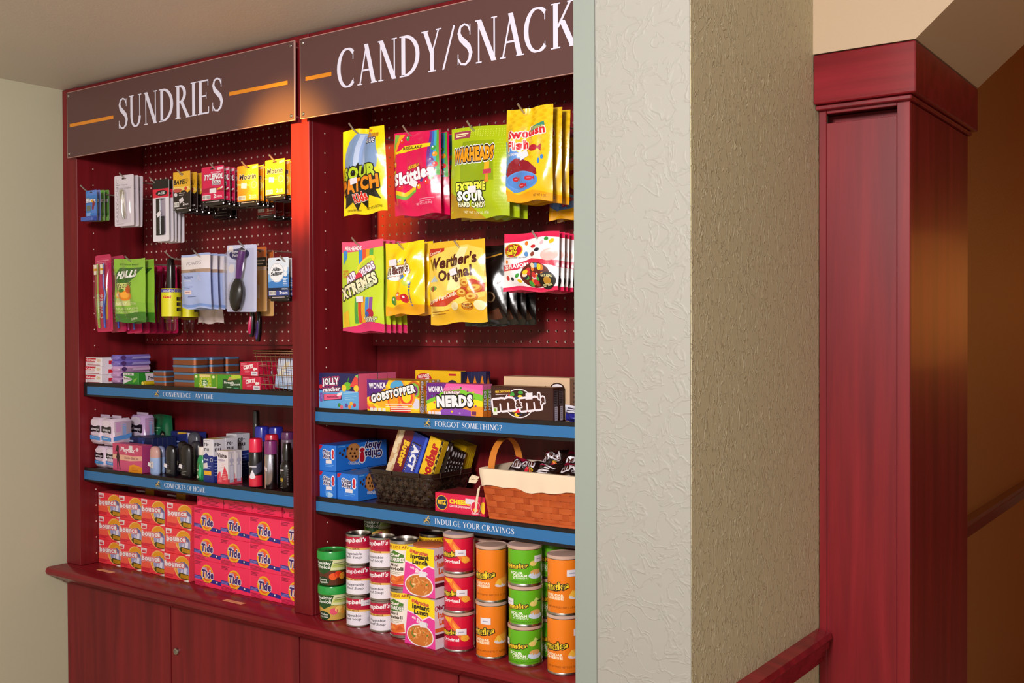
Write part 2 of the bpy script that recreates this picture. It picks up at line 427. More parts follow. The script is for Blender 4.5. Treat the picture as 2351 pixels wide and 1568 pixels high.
# partition between the alcove and the corridor: its cream end faces the camera, its side along the corridor is toned tan for warm dim light
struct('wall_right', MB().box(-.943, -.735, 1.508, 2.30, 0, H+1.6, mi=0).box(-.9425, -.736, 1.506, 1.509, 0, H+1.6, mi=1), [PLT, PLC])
struct('trim_1', MB().box(-.9445, -.9055, 1.503, 1.5065, 0, H+1.6, .0008).box(-.9465, -.9430, 1.503, 1.90, 0, H+.745, .0008), TRIMG)
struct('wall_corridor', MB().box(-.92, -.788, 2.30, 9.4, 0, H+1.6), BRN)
struct('added_side_wall', MB().box(1.3, 1.42, 2.046, 9.4, 0, H+1.6), BRN)  # unseen wall, added to keep world light out of the corridor
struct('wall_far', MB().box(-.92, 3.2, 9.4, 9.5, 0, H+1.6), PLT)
# header over the column: upright front, then a soffit that climbs away to the right
hz = H+.531
prof = [(-.735, hz), (-.541, hz), (-.10, hz+.385), (1.4, hz+.385), (1.4, H+1.6), (-.735, H+1.6)]
struct('wall_header', MB().plate(prof, 2.046, 2.555), HEAD)
struct('ceiling_corridor', MB().box(-.92, 3.2, 2.555, 9.5, H+1.6, H+1.7).box(-.735, 3.2, -3.2, 2.6, H+1.6, H+1.7), HEAD)
# chair rails
def rail(name, x, y0, y1, zt):
    pr = [(0, 0), (.026, -.004), (.030, -.014), (.024, -.022), (.024, -.034), (.017, -.038), (.017, -.048), (.010, -.052), (.010, -.064), (.004, -.070), (0, -.072)]
    n = len(pr); V = [(x+a, y, zt+b) for y in (y0, y1) for a, b in pr]
    F = [(i, i+1, n+i+1, n+i) for i in range(n-1)]+[tuple(range(n-1, -1, -1)), tuple(range(n, 2*n)), (n-1, 0, n, 2*n-1)]
    return struct(name, MB().add(V, F), WH)
rail('trim_2', -.735, 1.509, 2.069, H-.6)
rail('trim_3', -.788, 2.556, 9.39, H-.6)

# ---------------------------------------------------------------- wooden column with its capital
col = thing('wooden_column', 'tall cherry red wooden column with a boxy capital beside the tan wall', 'column', (-.735, 2.07, 0))
def cpart(name, b, m=WV, ch=.001): return obj(name, MB().box(b[0]+.735, b[1]+.735, b[2]-2.07, b[3]-2.07, b[4], b[5], ch), m, col)
cx0, cx1, cy0, cy1 = -.734, -.559, 2.0755, 2.542
cpart('shaft', (cx0, cx1-.0055, cy0+.055, cy1, 0, H+.423))
cpart('stile', (cx0, cx0+.015, cy0, cy0+.006, 0, H+.432))
cpart('stile', (cx1-.024, cx1, cy0, cy0+.006, 0, H+.432))
cpart('top_rail', (cx0+.0155, cx1-.0245, cy0, cy0+.006, H+.418, H+.432))
cpart('front_panel', (cx0+.0155, cx1-.0245, cy0+.0005, cy0+.054, 0, H+.399), ch=.0006)
cpart('side_panel', (cx1-.005, cx1, cy0+.0065, cy1, 0, H+.423))
cap = cpart('capital', (-.7345, -.541, 2.046, 2.556, H+.4335, H+.529), WH, .002)
cpart('capital_moulding', (-.7345, -.552, 2.058, 2.549, H+.424, H+.4325), WV, .0015)

# ================================================================ display cabinet
cab = thing('display_cabinet', 'built-in cherry red display cabinet with two open pegboard bays', 'cabinet', (0, YF, 0))
ZL = H-.731                     # worktop surface
LB = (-3.0, -2.020); RB = (-1.984, -1.05)
def kp(name, x0, x1, y0, y1, z0, z1, m=WV, ch=.0012, parent=cab):
    return obj(name, MB().box(x0, x1, y0-YF, y1-YF, z0, z1, ch), m, parent)
kp('side_panel', CL+.001, LB[0], YF, 2.165, ZL+.001, ZC-.002)
kp('side_panel', RB[1], CR-.001, YF, 2.165, ZL+.001, ZC-.002)
kp('stile', -2.0505, RB[0], YF, YF+.011, ZL+.001, ZC-.002)
kp('divider', LB[1], RB[0], YF+.0112, 2.165, ZL+.001, ZC-.002)
for a, b in (LB, RB):
    kp('top_board', a+.0005, b-.0005, YF+.02, 2.14, ZC-.03, ZC-.002)
    kp('fascia', a+.0005, b-.0005, YF+.002, YF+.02, H+.575, ZC-.002)
    kp('back_panel', a+.0005, b-.0005, 2.145, 2.165, ZL+.001, ZC-.031)
def pegboard(a, b, seed):
    z0, z1 = H-.047, H+.70; nx = round((b-a)/.0254); nz = round((z1-z0)/.0254); dx = (b-a)/nx; dz = (z1-z0)/nz; r = .0034
    mb = MB(); oct_ = [(r*math.cos(rad(22.5+45*k)), r*math.sin(rad(22.5+45*k))) for k in range(8)]
    V = []; F = []; M = []
    for j in range(nz):
        for i in range(nx):
            x, z = a+dx*i, z0+dz*j; cx, cz = x+dx/2, z+dz/2; o = len(V)
            sq = [(dx/2, .2*dz), (.2*dx, dz/2), (-.2*dx, dz/2), (-dx/2, .2*dz), (-dx/2, -.2*dz), (-.2*dx, -dz/2), (.2*dx, -dz/2), (dx/2, -.2*dz)]
            cor = [(dx/2, dz/2), (-dx/2, dz/2), (-dx/2, -dz/2), (dx/2, -dz/2)]
            V += [(cx+p, 2.13-YF, cz+q) for p, q in sq]+[(cx+p, 2.13-YF, cz+q) for p, q in cor]
            V += [(cx+p, 2.13-YF, cz+q) for p, q in oct_]+[(cx+p, 2.1355-YF, cz+q) for p, q in oct_]
            for k in range(8):
                k2 = (k+1) % 8
                F.append((o+12+k, o+k, o+k2, o+12+k2)); M.append(0)
                F.append((o+12+k, o+12+k2, o+20+k2, o+20+k)); M.append(1)
            for c, (s1, s2) in enumerate(((0, 1), (2, 3), (4, 5), (6, 7))): F.append((o+s1, o+8+c, o+s2)); M.append(0)
    mb.add(V, F); mb.m = M
    n = len(mb.f)
    mb.add([(a, 2.13-YF, z0), (b, 2.13-YF, z0), (b, 2.1355-YF, z0), (a, 2.1355-YF, z0)], [(0, 3, 2, 1)])
    return obj('pegboard', mb, [WV, RIMH], cab)
pegboard(LB[0]+.012, LB[1]-.0005, 1); pegboard(RB[0]+.001, RB[1]-.0005, 2)
# shelf-pin holes drilled in the side panels
for X, zs in ((LB[0], 3), (RB[0], 4)):
    mb = MB()
    for yy in (1.955,):
        for k in range(26):
            z = H-.70+k*.05
            mb.add([(X+.0004, yy-YF+.0022*math.cos(a), z+.0022*math.sin(a)) for a in [rad(60*i) for i in range(6)]], [tuple(range(6))])
    obj('pin_holes', mb, RIMH, cab, kind='stuff')

# ---------------------------------------------------------------- worktop and base cabinets
pr = [(2.165, 0), (1.838, 0), (1.831, -.004), (1.828, -.012), (1.831, -.021), (1.838, -.026), (1.852, -.027), (1.858, -.034), (1.868, -.042), (1.88, -.048), (1.888, -.056), (1.899, -.058), (1.899, -.027), (2.165, -.027)]
V = [(x, y, ZL+z) for x in (CL+.001, CR-.003) for y, z in pr]; n = len(pr)
mb = MB().add(V, [(i, (i+1) % n, n+(i+1) % n, n+i)[::-1] for i in range(n)]+[tuple(range(n)), tuple(range(2*n-1, n-1, -1))])
wt = obj('worktop', mb, WH, smooth=35); tag(wt, 'glossy cherry red worktop ledge with a rounded nose under both bays', 'worktop')
def basecab(x0, x1, label, seam, lock):
    t = thing('base_cabinet', label, 'cabinet', (x0, YF, 0), group='base cabinets under the worktop')
    obj('body', MB().box(.0, x1-x0, .02, .26, .08, ZL-.03, .001), WV, t)
    obj('plinth', MB().box(.0, x1-x0, .06, .26, 0, .08), WV, t)
    for a, b in ((0, seam-x0-.0015), (seam-x0+.0015, x1-x0)):
        d = obj('door', MB().box(a+.001, b-.001, 0, .0195, .085, ZL-.059, .0015), WV, t)
        if lock and a > 0:
            p = at(400.5, 1493, YF); m2 = MB(); cx, cz = p.x-x0+.012, p.z
            m2.lathe([(.0, 0), (.0105, 0), (.0105, .003), (.009, .006), (.004, .007), (.0035, .0055)], 20)
            m2.box(-.0008, .0008, -.0035, .0035, .0045, .0062)
            obj('lock', m2.xf(Matrix.Translation((cx, 0, cz)) @ Matrix.Rotation(rad(90), 4, 'X')), STEEL, d, smooth=40)
    return t
basecab(CL+.001, -2.034, 'plain cherry red base cabinet with a round silver lock under the laundry boxes', at(392, 1490, YF).x, True)
basecab(-2.031, CR-.001, 'plain cherry red base cabinet without a lock under the soup and crisp cans', at(1052, 1561, YF).x, False)

# ---------------------------------------------------------------- shelves with their blue label strips
def shelf(bay, zt, zb, s0, s1, x0, text, tl, tr, label, logo):
    a, b = bay
    t = thing('shelf', label, 'shelf', ((a+b)/2, YF, zt), group='shelves of the display cabinet')
    c = (a+b)/2
    obj('board', MB().box(a-c+.001, b-c-.001, .018, .228, zb-zt, 0, .001), SHELFM, t)
    lip = obj('front_edge', MB().box(a-c+.001, b-c-.001, .0152, .0178, zb-zt-.001, .003, .0004), BLACK, t)
    st = obj('label_strip', MB().box(x0-c, b-c-.002, .0138, .015, s1-zt, s0-zt, .0003), BLUE, t)
    X0, X1 = at(tl, 1000, 1.9138).x, at(tr, 1000, 1.9138).x; hh = s0-s1
    ar = Art(X1-X0, hh).T(text, 0, 27, 100, 50, '#DADDEB', ser=True)
    obj('lettering', ar.build(front_map(X0-c, .0137, s1-zt)), PC, st)
    L0 = at(logo-9, 1000, 1.9138).x; lg = Art(hh*1.0, hh)
    lg.rect(8, 16, 92, 62, '#2B4C66')
    g = '#E6B84A'
    lg.poly([(52, 62), (60, 74), (70, 80), (64, 86), (56, 80), (44, 62), (40, 50), (22, 42), (12, 44), (10, 38), (24, 35), (46, 44)], g).ell(72, 90, 6, 6, g, 12)
    lg.poly([(46, 46), (60, 44), (76, 30), (80, 33), (64, 50), (52, 58)], g).poly([(60, 72), (80, 66), (88, 72), (86, 76), (79, 71), (62, 78)], g).poly([(50, 66), (34, 60), (30, 66), (27, 64), (33, 55), (52, 60)], g)
    lg.T('On The Go', 8, 14, 84, 17, '#9DB3C4')
    obj('runner_logo', lg.build(front_map(L0-c, .0137, s1-zt)), PC, st)
    return t
S1, S2, S3, S4 = H-.1660, H-.4290, H-.2040, H-.4300
shelf(LB, S1, H-.205, H-.1749, H-.2001, -2.978, 'CONVENIENCE - ANYTIME', 375, 490, 'upper left shelf with blue strip reading Convenience - Anytime', 364)
shelf(LB, S2, H-.467, H-.4358, H-.4628, -2.998, 'COMFORTS OF HOME', 376, 470, 'lower left shelf with blue strip reading Comforts of Home', 364)
shelf(RB, S3, H-.242, H-.2110, H-.2352, -1.982, 'FORGOT SOMETHING?', 998, 1153, 'upper right shelf with blue strip reading Forgot Something?', 981)
shelf(RB, S4, H-.470, H-.4383, H-.4633, -1.982, 'INDULGE YOUR CRAVINGS', 997, 1180, 'lower right shelf with blue strip reading Indulge Your Cravings', 979)

# ---------------------------------------------------------------- acrylic signs
def sign(x0, x1, text, tx0, tx1, tz0, tz1, bars_, label):
    z0, z1 = H+.5256, H+.7265; y = 1.878
    t = thing('hanging_sign', label, 'sign', (x0, y, z0), group='acrylic signs over the bays')
    w, h = x1-x0, z1-z0
    obj('panel', MB().box(.002, w-.002, 0, .006, .002, h-.002, .0004), FROST, t)
    e = MB()
    for b in ((0, w, 0, .0019), (0, w, h-.0019, h), (0, .0019, .0019, h-.0019), (w-.0019, w, .0019, h-.0019)): e.box(b[0], b[1], .0002, .0058, b[2], b[3], .0005)
    obj('polished_edge', e, FEDGE, t)
    for sx in (.012, w-.012):
        for sz in (.012, h-.012):
            m = MB().lathe([(.0045, 0), (.0045, .0015), (.003, .003), (.0006, .0032)], 14)
            m.add([(-.003, -.0005, .0034), (.003, -.0005, .0034), (.003, .0005, .0034), (-.003, .0005, .0034)], [(0, 1, 2, 3)])
            obj('screw', m.xf(Matrix.Translation((sx, 0, sz)) @ Matrix.Rotation(rad(90), 4, 'X')), STEEL, t, smooth=40)
            obj('standoff', MB().lathe([(.004, 0), (.004, .0155)], 12).xf(Matrix.Translation((sx, .022, sz)) @ Matrix.Rotation(rad(90), 4, 'X')), STEEL, t, smooth=40)
    ar = Art(tx1-tx0, tz1-tz0).T(text, 0, 0, 100, 100, '#E0DDF0', ser=True)
    obj('lettering', ar.build(lambda a, b, d: Vector((tx0-x0+a, -.0004-d, tz0-z0+b))), PC, t)
    for b0, b1 in bars_:
        obj('orange_bar', MB().box(b0-x0, b1-x0, -.0006, -.0001, H+.6185-z0, H+.6285-z0), mat_orange, t)
mat_orange = mat('orange_paint', '#E08A22', rough=.4)
sign(-3.0154, -2.0118, 'SUNDRIES', -2.755, -2.283, H+.583, H+.675, ((-2.999, -2.776), (-2.260, -2.036)), 'smoky acrylic Sundries sign with white roman capitals')
cw = at(1318, 20, 1.878).x
sign(-1.9923, -1.03, 'CANDY/SNACKS', -1.862, -1.862+.742, H+.583, H+.678, ((-1.971, -1.881), (-1.105, -1.045)), 'smoky acrylic Candy/Snacks sign cut off by the cream wall')
# ================================================================ hanging goods
def peg_hook(px, py, what, ytip=1.868, yb=2.1295):
    p = at(px, py, ytip); t = thing('peg_hook', 'grey steel peg hook holding '+what, 'hook', (p.x, yb, p.z-.02), group='peg hooks on the pegboards')
    L = yb-ytip
    obj('rod', MB().tube([(0, 0, 0), (0, -L+.034, 0), (0, -L+.024, .003), (0, -L+.012, .010), (0, -L, .020)], .0023, 8), DSTEEL, t, smooth=60)
    obj('back_plate', MB().box(-.006, .006, -.003, 0, -.018, .008, .0006), DSTEEL, t)
    return t
def tag_art(w=.021, h=.013):
    a = Art(w, h); a.lines(14, 45, 80, 1, 4, '#8d8794', 14); return a
def price(parent, x, y, z, rz=0, w=.021, h=.013, mp=None, name='price_tag'):
    mb = MB().plate([(x-w/2, z-h/2), (x+w/2, z-h/2), (x+w/2, z+h/2), (x-w/2, z+h/2)], y-.0003, y, lin('#E4DFE6'))
    if rz: 
        M = Matrix.Translation((x, 0, z)) @ Matrix.Rotation(rad(rz), 4, 'Y') @ Matrix.Translation((-x, 0, -z)); mb.xf(M)
    return obj(name, mb, PC, parent)

class Bag:
    def __init__(s, W, Hh, T, seed=1, pinch=0, wr=.0032, top=.93, curl=0):
        R = random.Random(seed); s.W, s.H, s.T, s.pinch, s.top, s.curl = W, Hh, T, pinch, top, curl
        s.f = [(R.uniform(-1, 1)*18, R.uniform(-1, 1)*14, R.random()*6.28, wr*R.uniform(.4, 1)) for _ in range(4)]
        s.ph = R.random()*6.28; s.nu, s.nv = 16, 20
        s.G = [[s.raw(i/s.nu, j/s.nv) for i in range(s.nu+1)] for j in range(s.nv+1)]
    def raw(s, u, v):
        e = min(u, 1-u); ed = 1-(1-min(1, e/.30))**2
        vb = min(1, max(0, (v-.045)/.24)); vt = min(1, max(0, (s.top-v)/.30))
        pr = ed*math.sin(vb*math.pi/2)*math.sin(vt*math.pi/2)
        y = -s.T*.6*pr
        for a, b, p, am in s.f: y += am*math.sin(a*u+b*v+p)*(.25+.75*pr)
        y += .0022*math.sin(u*13+s.ph)*(1-vb)
        if s.pinch: y += s.pinch*math.exp(-((u-.5)/.09)**2)*min(1, max(0, (v-.45)/.5))
        y -= s.curl*(u-.5)*max(0, v-.5)*2
        x = (u-.5)*s.W*(1-.03*pr-(.10*max(0, v-.6) if s.pinch else 0))
        z = -(1-v)*s.H+.0025*math.sin(u*9+s.ph)*(1-vb)+.002*math.sin(u*5+s.ph*2)*(1-vt)-.006*abs(u-.5)*2*max(0, (v-.9)/.1)*0
        return Vector((x, y, z))
    def at(s, u, v):
        a = min(max(u, 0), 1)*s.nu; b = min(max(v, 0), 1)*s.nv; i = min(int(a), s.nu-1); j = min(int(b), s.nv-1); a -= i; b -= j
        G = s.G; return (G[j][i]*(1-a)+G[j][i+1]*a)*(1-b)+(G[j+1][i]*(1-a)+G[j+1][i+1]*a)*b
    def nrm(s, u, v):
        h = .03; du = s.raw(min(u+h, 1), v)-s.raw(max(u-h, 0), v); dv = s.raw(u, min(v+h, 1))-s.raw(u, max(v-h, 0))
        return tuple(du.cross(dv).normalized())
    def body(s, col, col2=None):
        mb = MB(); nu, nv = s.nu, s.nv; mb.n = []
        c = lin(col)
        mb.grid(nu, nv, lambda u, v: s.raw(u, v), c)
        mb.n += [s.nrm(i/nu, j/nv) for j in range(nv+1) for i in range(nu+1)]
        def bk(u, v):
            p = s.raw(u, v); q = min(1, min(u, 1-u)/.3); 
            e = min(u, 1-u); on = e < 1e-6 or v < 1e-6 or v > 1-1e-6
            return (p.x, (p.y if on else max(p.y*0+.25*s.T*q, p.y+.0004)), p.z)
        mb.grid(nu, nv, bk, lin(col2 or col), flip=True)
        mb.n += [(0, 1, 0)]*((nu+1)*(nv+1))
        return mb
def make_bag(name, label, cat, W, Hh, T, base, art, seed=1, group=None, mt=None, tagp=None, **kw):
    b = Bag(W, Hh, T, seed, **kw); t = thing(name, label, cat, group=group)
    obj('pouch', b.body(base), mt or PF, t)
    if art:
        a = Art(W, Hh); art(a)
        obj('printed_front', a.build(lambda x, y, d: b.at(x/W, y/Hh)+Vector((0, -.0003-d, 0)), 32, 40, step=1.2e-4, nf=lambda x, y: b.nrm(x/W, y/Hh)), mt or PF, t)
    if tagp:
        u, v, r = tagp; q = b.at(u, v); price(t, q.x, q.y-.004, q.z, r, .023, .015)
    return t
def rrect(w, h, r, n=3):
    P = []
    for cx, cz, a0 in ((w/2-r, -h+r, -90), (w/2-r, -r, 0), (-w/2+r, -r, 90), (-w/2+r, -h+r, 180)):
        P += [(cx+r*math.cos(rad(a0+90*i/n)), cz+r*math.sin(rad(a0+90*i/n))) for i in range(n+1)]
    return P
def make_card(name, label, cat, W, Hh, base, art, group=None, th=.0012, r=.004, side='#DDD5D5', tagp=None):
    t = thing(name, label, cat, group=group)
    mb = MB().plate(rrect(W, Hh, r), 0, th, lin(side)); mb.c[:len(mb.c)//2] = [lin(base)]*(len(mb.c)//2)
    obj('card', mb, PC, t)
    a = Art(W, Hh); a.poly([(0+x, 0+y) for x, y in ((1.5, 1), (98.5, 1), (99.3, 2), (99.3, 98), (98.5, 99), (1.5, 99), (.7, 98), (.7, 2))], base)
    art(a); a.poly([(40, 92), (60, 92), (61, 94), (55, 95), (50, 97), (45, 95), (39, 94)], '#2a0d0f')
    obj('printed_front', a.build(lambda x, y, d: Vector((x-W/2, -d, y-Hh))), PC, t)
    if tagp: price(t, (tagp[0]-.5)*W, -.0022, -(1-tagp[1])*Hh, tagp[2])
    return t
def pxbox(l, r, tp, b, Y):
    m, c = (tp+b)/2, (l+r)/2
    x0, x1 = at(l, m, Y).x, at(r, m, Y).x; z1, z0 = at(c, tp, Y).z, at(c, b, Y).z
    return (x0+x1)/2, z1, x1-x0, z1-z0
def hang(mk, box, Y, n, dy, desc, place, seed=0, roll=0, yaw=0, jit=.4, dz=0, dx=0, ords=ORD):
    """first piece at the front of the peg, copies behind it"""
    cx, zt, W, Hh = pxbox(*box, Y); R = random.Random(seed)
    t = mk(W, Hh); out = [t]
    t.location = (cx, Y, zt); t.rotation_euler = (0, rad(roll), rad(yaw))
    t['label'] = (desc+', '+('frontmost on its peg' if n > 1 else '')+place).replace(', ,', ',').strip(', ') if n > 1 else desc+place
    for k in range(1, n):
        o = dup(t, (cx+dx*k+R.uniform(-.0015, .0015), Y+dy*k, zt+dz*k-R.random()*.002), rot=(0, rad(roll+R.uniform(-jit, jit)*2.5), rad(yaw+R.uniform(-jit, jit)*3)))
        o['label'] = desc+', '+ords[k]+' on its peg'+place
        out.append(o)
    return out

# ---------------------------------------------------------------- candy bags, upper row
def a_sour(a):
    a.poly([(10, 55), (12, 72), (20, 86), (34, 94), (66, 94), (84, 84), (90, 66), (86, 52), (60, 48), (30, 48)], '#7F9BC4')
    a.poly([(34, 56), (40, 93), (56, 93), (62, 56)], '#B9C9E6').poly([(44, 54), (46, 92), (52, 92), (54, 54)], '#8FA8D8')
    a.poly([(4, 8), (10, 20), (2, 28), (12, 38), (8, 50), (22, 46), (26, 58), (34, 48), (44, 60), (50, 50), (64, 58), (66, 48), (82, 56), (82, 44), (90, 36), (84, 26), (92, 14), (70, 20), (58, 6), (50, 14), (34, 4), (28, 14)], '#171208')
    a.T('SOUR', 12, 40, 72, 13, '#B6D02A', '#171208', .09, b=.06, r=3).T('PATCH', 9, 24, 80, 14, '#F08A10', '#171208', .09, b=.06, r=5).T('Kids', 34, 13, 32, 9, '#E0281E', '#F3E9DC', .05, b=.05, r=8)
    a.T('NOW', 58, 94, 14, 3, '#D8202A').T('INCLUDING', 55, 88, 32, 4, '#E8C020', '#B01420', .10).T('BLUE', 58, 81, 24, 5.5, '#F2F0F6', '#141a3a', .12)
    a.T('NET WT 8 OZ (226g)', 55, 5, 36, 2.4, '#6a5a10').T('SOFT & CHEWY CANDY', 8, 3.5, 36, 2.2, '#6a5a10')
def rainbow(a, x0, y0, x1, y1, cols):
    n = len(cols); w = (x1-x0)/n
    for i, c in enumerate(cols): a.poly([(x0+w*i, y0), (x0+w*(i+1), y0), (x0+w*(i+1)-3, y1), (x0+w*i-3, y1)], c)
def a_skit(a):
    rainbow(a, 80, 45, 99, 99, ['#6B2C86', '#3A66B8', '#3FA9C8', '#58A83C'])
    a.poly([(0, 60), (14, 90), (24, 97), (6, 97), (0, 80)], '#F0A020').poly([(0, 74), (12, 97), (3, 98)], '#7FB040')
    a.poly([(6, 77), (82, 80), (82, 84.5), (24, 83), (8, 74)], '#F2D21A').T('RESEALABLE', 22, 78.6, 44, 3.2, '#3a1420', b=.04, r=1)
    for x, y, c in ((88, 78, '#3F9B3A'), (91, 70, '#E9961E'), (86, 63, '#6B2C86'), (92, 58, '#D92A2A'), (82, 52, '#E9961E'), (94, 50, '#3F9B3A'), (18, 89, '#D92A2A'), (30, 92, '#3F9B3A'), (7, 62, '#E9961E'), (5, 52, '#F2D21A'), (22, 34, '#D92A2A'), (68, 41, '#4A3B8C'), (86, 43, '#3F9B3A'), (80, 37, '#D92A2A'), (62, 33, '#F0A020'), (9, 44, '#D92A2A')): a.ell(x, y, 4.2, 0, c, 12, circ=True).ell(x-1.2, y+1, 1.3, 0, '#F6EDEF', 6, circ=True)
    a.poly([(8, 26), (30, 22), (56, 30), (56, 34), (30, 27), (10, 31)], '#F2C21A').poly([(8, 22), (30, 18), (56, 27), (56, 30), (30, 22), (8, 26)], '#6CB33E')
    a.T('ORIGINAL', 34, 54, 30, 4, '#F0C020', '#7a0a2a', .08, b=.04, r=8).T('Skittles', 8, 36, 84, 13, '#F6F0F4', '#A01242', .08, b=.07, r=9)
    a.T('NET WT 7.2 OZ (204g)', 52, 12, 34, 2.3, '#F3B9CB').lines(60, 18, 92, 2, 2.6, '#E890AC', .9)
def a_war(a):
    R = random.Random(5)
    for i in range(22):
        for j in range(4): a.ell(3+i*4.4, 96-j*2.3, .9, 0, '#D4DC4A', 5, circ=True)
    for i in range(9):
        for j in range(22): a.ell(82+i*2.2, 8+j*3.6, .7, 0, '#C6D23A', 5, circ=True)
    a.poly([(20, 40), (22, 84), (76, 84), (80, 40)], '#8CA30C').poly([(0, 0), (60, 0), (40, 12), (10, 26), (0, 30)], '#B08A12')
    a.rect(5, 88, 33, 96, '#9A3B56').lines(8, 92.5, 30, 2, 2.4, '#F2E4B0', 1.2)
    a.T('WARHEADS', 8, 62, 70, 13, '#F29A14', [('#F4F2F4', .16), ('#26160a', .10)], b=.07, r=2)
    a.T('EXTREME', 14, 30, 52, 8.5, '#EDE84A', '#1c2406', .12, b=.07).T('SOUR', 17, 19.5, 44, 9.5, '#F4F5EE', '#1c2406', .12, b=.09).T('HARD CANDY', 17, 12.5, 46, 5, '#F0EFC8', '#1c2406', .1, b=.06)
    a.rect(62, 52, 72, 60, '#E7B21E').rect(60, 47, 76, 52, '#C43A58').poly([(64, 38), (72, 38), (70, 47), (66, 47)], '#E08A30').T('NET WT 3.25 OZ (92g)', 24, 5.5, 42, 2.4, '#E9E4B8')
def a_fish(a):
    R = random.Random(3)
    for j in range(14):
        for i in range(9): a.ell(6+i*11+(j % 2)*5.5, 46+j*4, 4.6, 1.7, '#E3B40E' if (i+j) % 2 else '#F3C81C', 10)
    a.poly([(0, 18), (0, 66), (16, 58), (40, 50), (52, 36), (60, 22), (48, 12), (20, 10)], '#5A8FD6')
    a.poly([(4, 30), (10, 40), (30, 46), (56, 42), (72, 34), (74, 28), (40, 24), (8, 26)], '#8E1226')
    a.ell(40, 22, 36, 10, '#5D97DE', 24).ell(40, 22, 33, 8.6, '#4F86D0', 24)
    for x, y in ((26, 24), (58, 24), (42, 17)): a.ell(x, y, 8, 2.6, '#C01830', 14).poly([(x+6, y), (x+11, y+2.6), (x+11, y-2.6)], '#C01830').rect(x-4, y-.5, x+4, y+.4, '#E88090')
    a.T('Swedish', 13, 66, 74, 8.5, '#CF1B2C', [('#F6E7E2', .10)], b=.06, r=7).T('Fish', 14, 54, 38, 8.5, '#CF1B2C', [('#F6E7E2', .10)], b=.06, r=6)
    a.ell(64, 56, 10, 3.4, '#B01428', 14, 4).poly([(72, 56), (80, 60), (80, 52)], '#B01428').poly([(56, 73), (86, 79), (84, 83), (56, 78)], '#3C8E74').T('FAT FREE FOOD', 59, 75.2, 24, 2.6, '#D6C64a', r=6)
    a.T('SOFT & CHEWY CANDY', 5, 48, 44, 2.6, '#F2E9DA', r=3).ell(82, 46, 3, 2.6, '#3A84C8', 8).ell(76, 42, 2.4, 3, '#3A84C8', 8)
    a.poly([(0, 0), (100, 0), (100, 8), (60, 11), (30, 8), (0, 13)], '#E9A414').T('NET WT 8 OZ', 62, 4, 26, 2.4, '#7a4a08')
Y1 = 1.897
hang(lambda W, Hh: make_bag('candy_bag', '', 'candy bag', W, Hh, .030, '#F8DC05', a_sour, 11, 'sour candy bags', pinch=.022, tagp=(.38, .38, -8)), (786, 885, 294, 491), Y1, 1, .02, 'bright yellow bag of sour candy with black splash, folded at the top', '', roll=-1.5)
hang(lambda W, Hh: make_bag('candy_bag', '', 'candy bag', W, Hh, .022, '#D90E50', a_skit, 12, 'crimson candy bags on the upper row', tagp=(.52, .37, 25)), (906, 1012, 301, 494), Y1, 4, .030, 'crimson bag of fruit candies with rainbow edge', '', roll=0)
hang(lambda W, Hh: make_bag('candy_bag', '', 'candy bag', W, Hh, .022, '#A9BE0C', a_war, 13, 'lime foil candy bags', tagp=(.42, .31, 0)), (1038, 1172, 290, 500), Y1-.004, 3, .036, 'shiny lime green foil bag of sour hard candy', '', roll=1)
hang(lambda W, Hh: make_bag('candy_bag', '', 'candy bag', W, Hh, .020, '#F0C416', a_fish, 14, 'yellow fish gummy bags', tagp=(.45, .49, -25), pinch=.008), (1163, 1272, 246, 462), Y1-.006, 3, .034, 'yellow and blue bag of red fish gummies', '', roll=1.5)
hang(lambda W, Hh: make_bag('candy_bag', '', 'candy bag', W, Hh, .02, '#E9BC18', a_fish, 15, 'yellow fish gummy bags'), (1262, 1352, 318, 503), 2.02, 2, .03, 'yellow fish gummy bag hanging low at the back', '')
for q, w in (((801, 283), 'the yellow sour candy bag'), ((925, 289), 'the crimson rainbow candy bags'), ((1072, 278), 'the lime green candy bags'), ((1189, 238), 'the fish gummy bags')): peg_hook(*q, w)

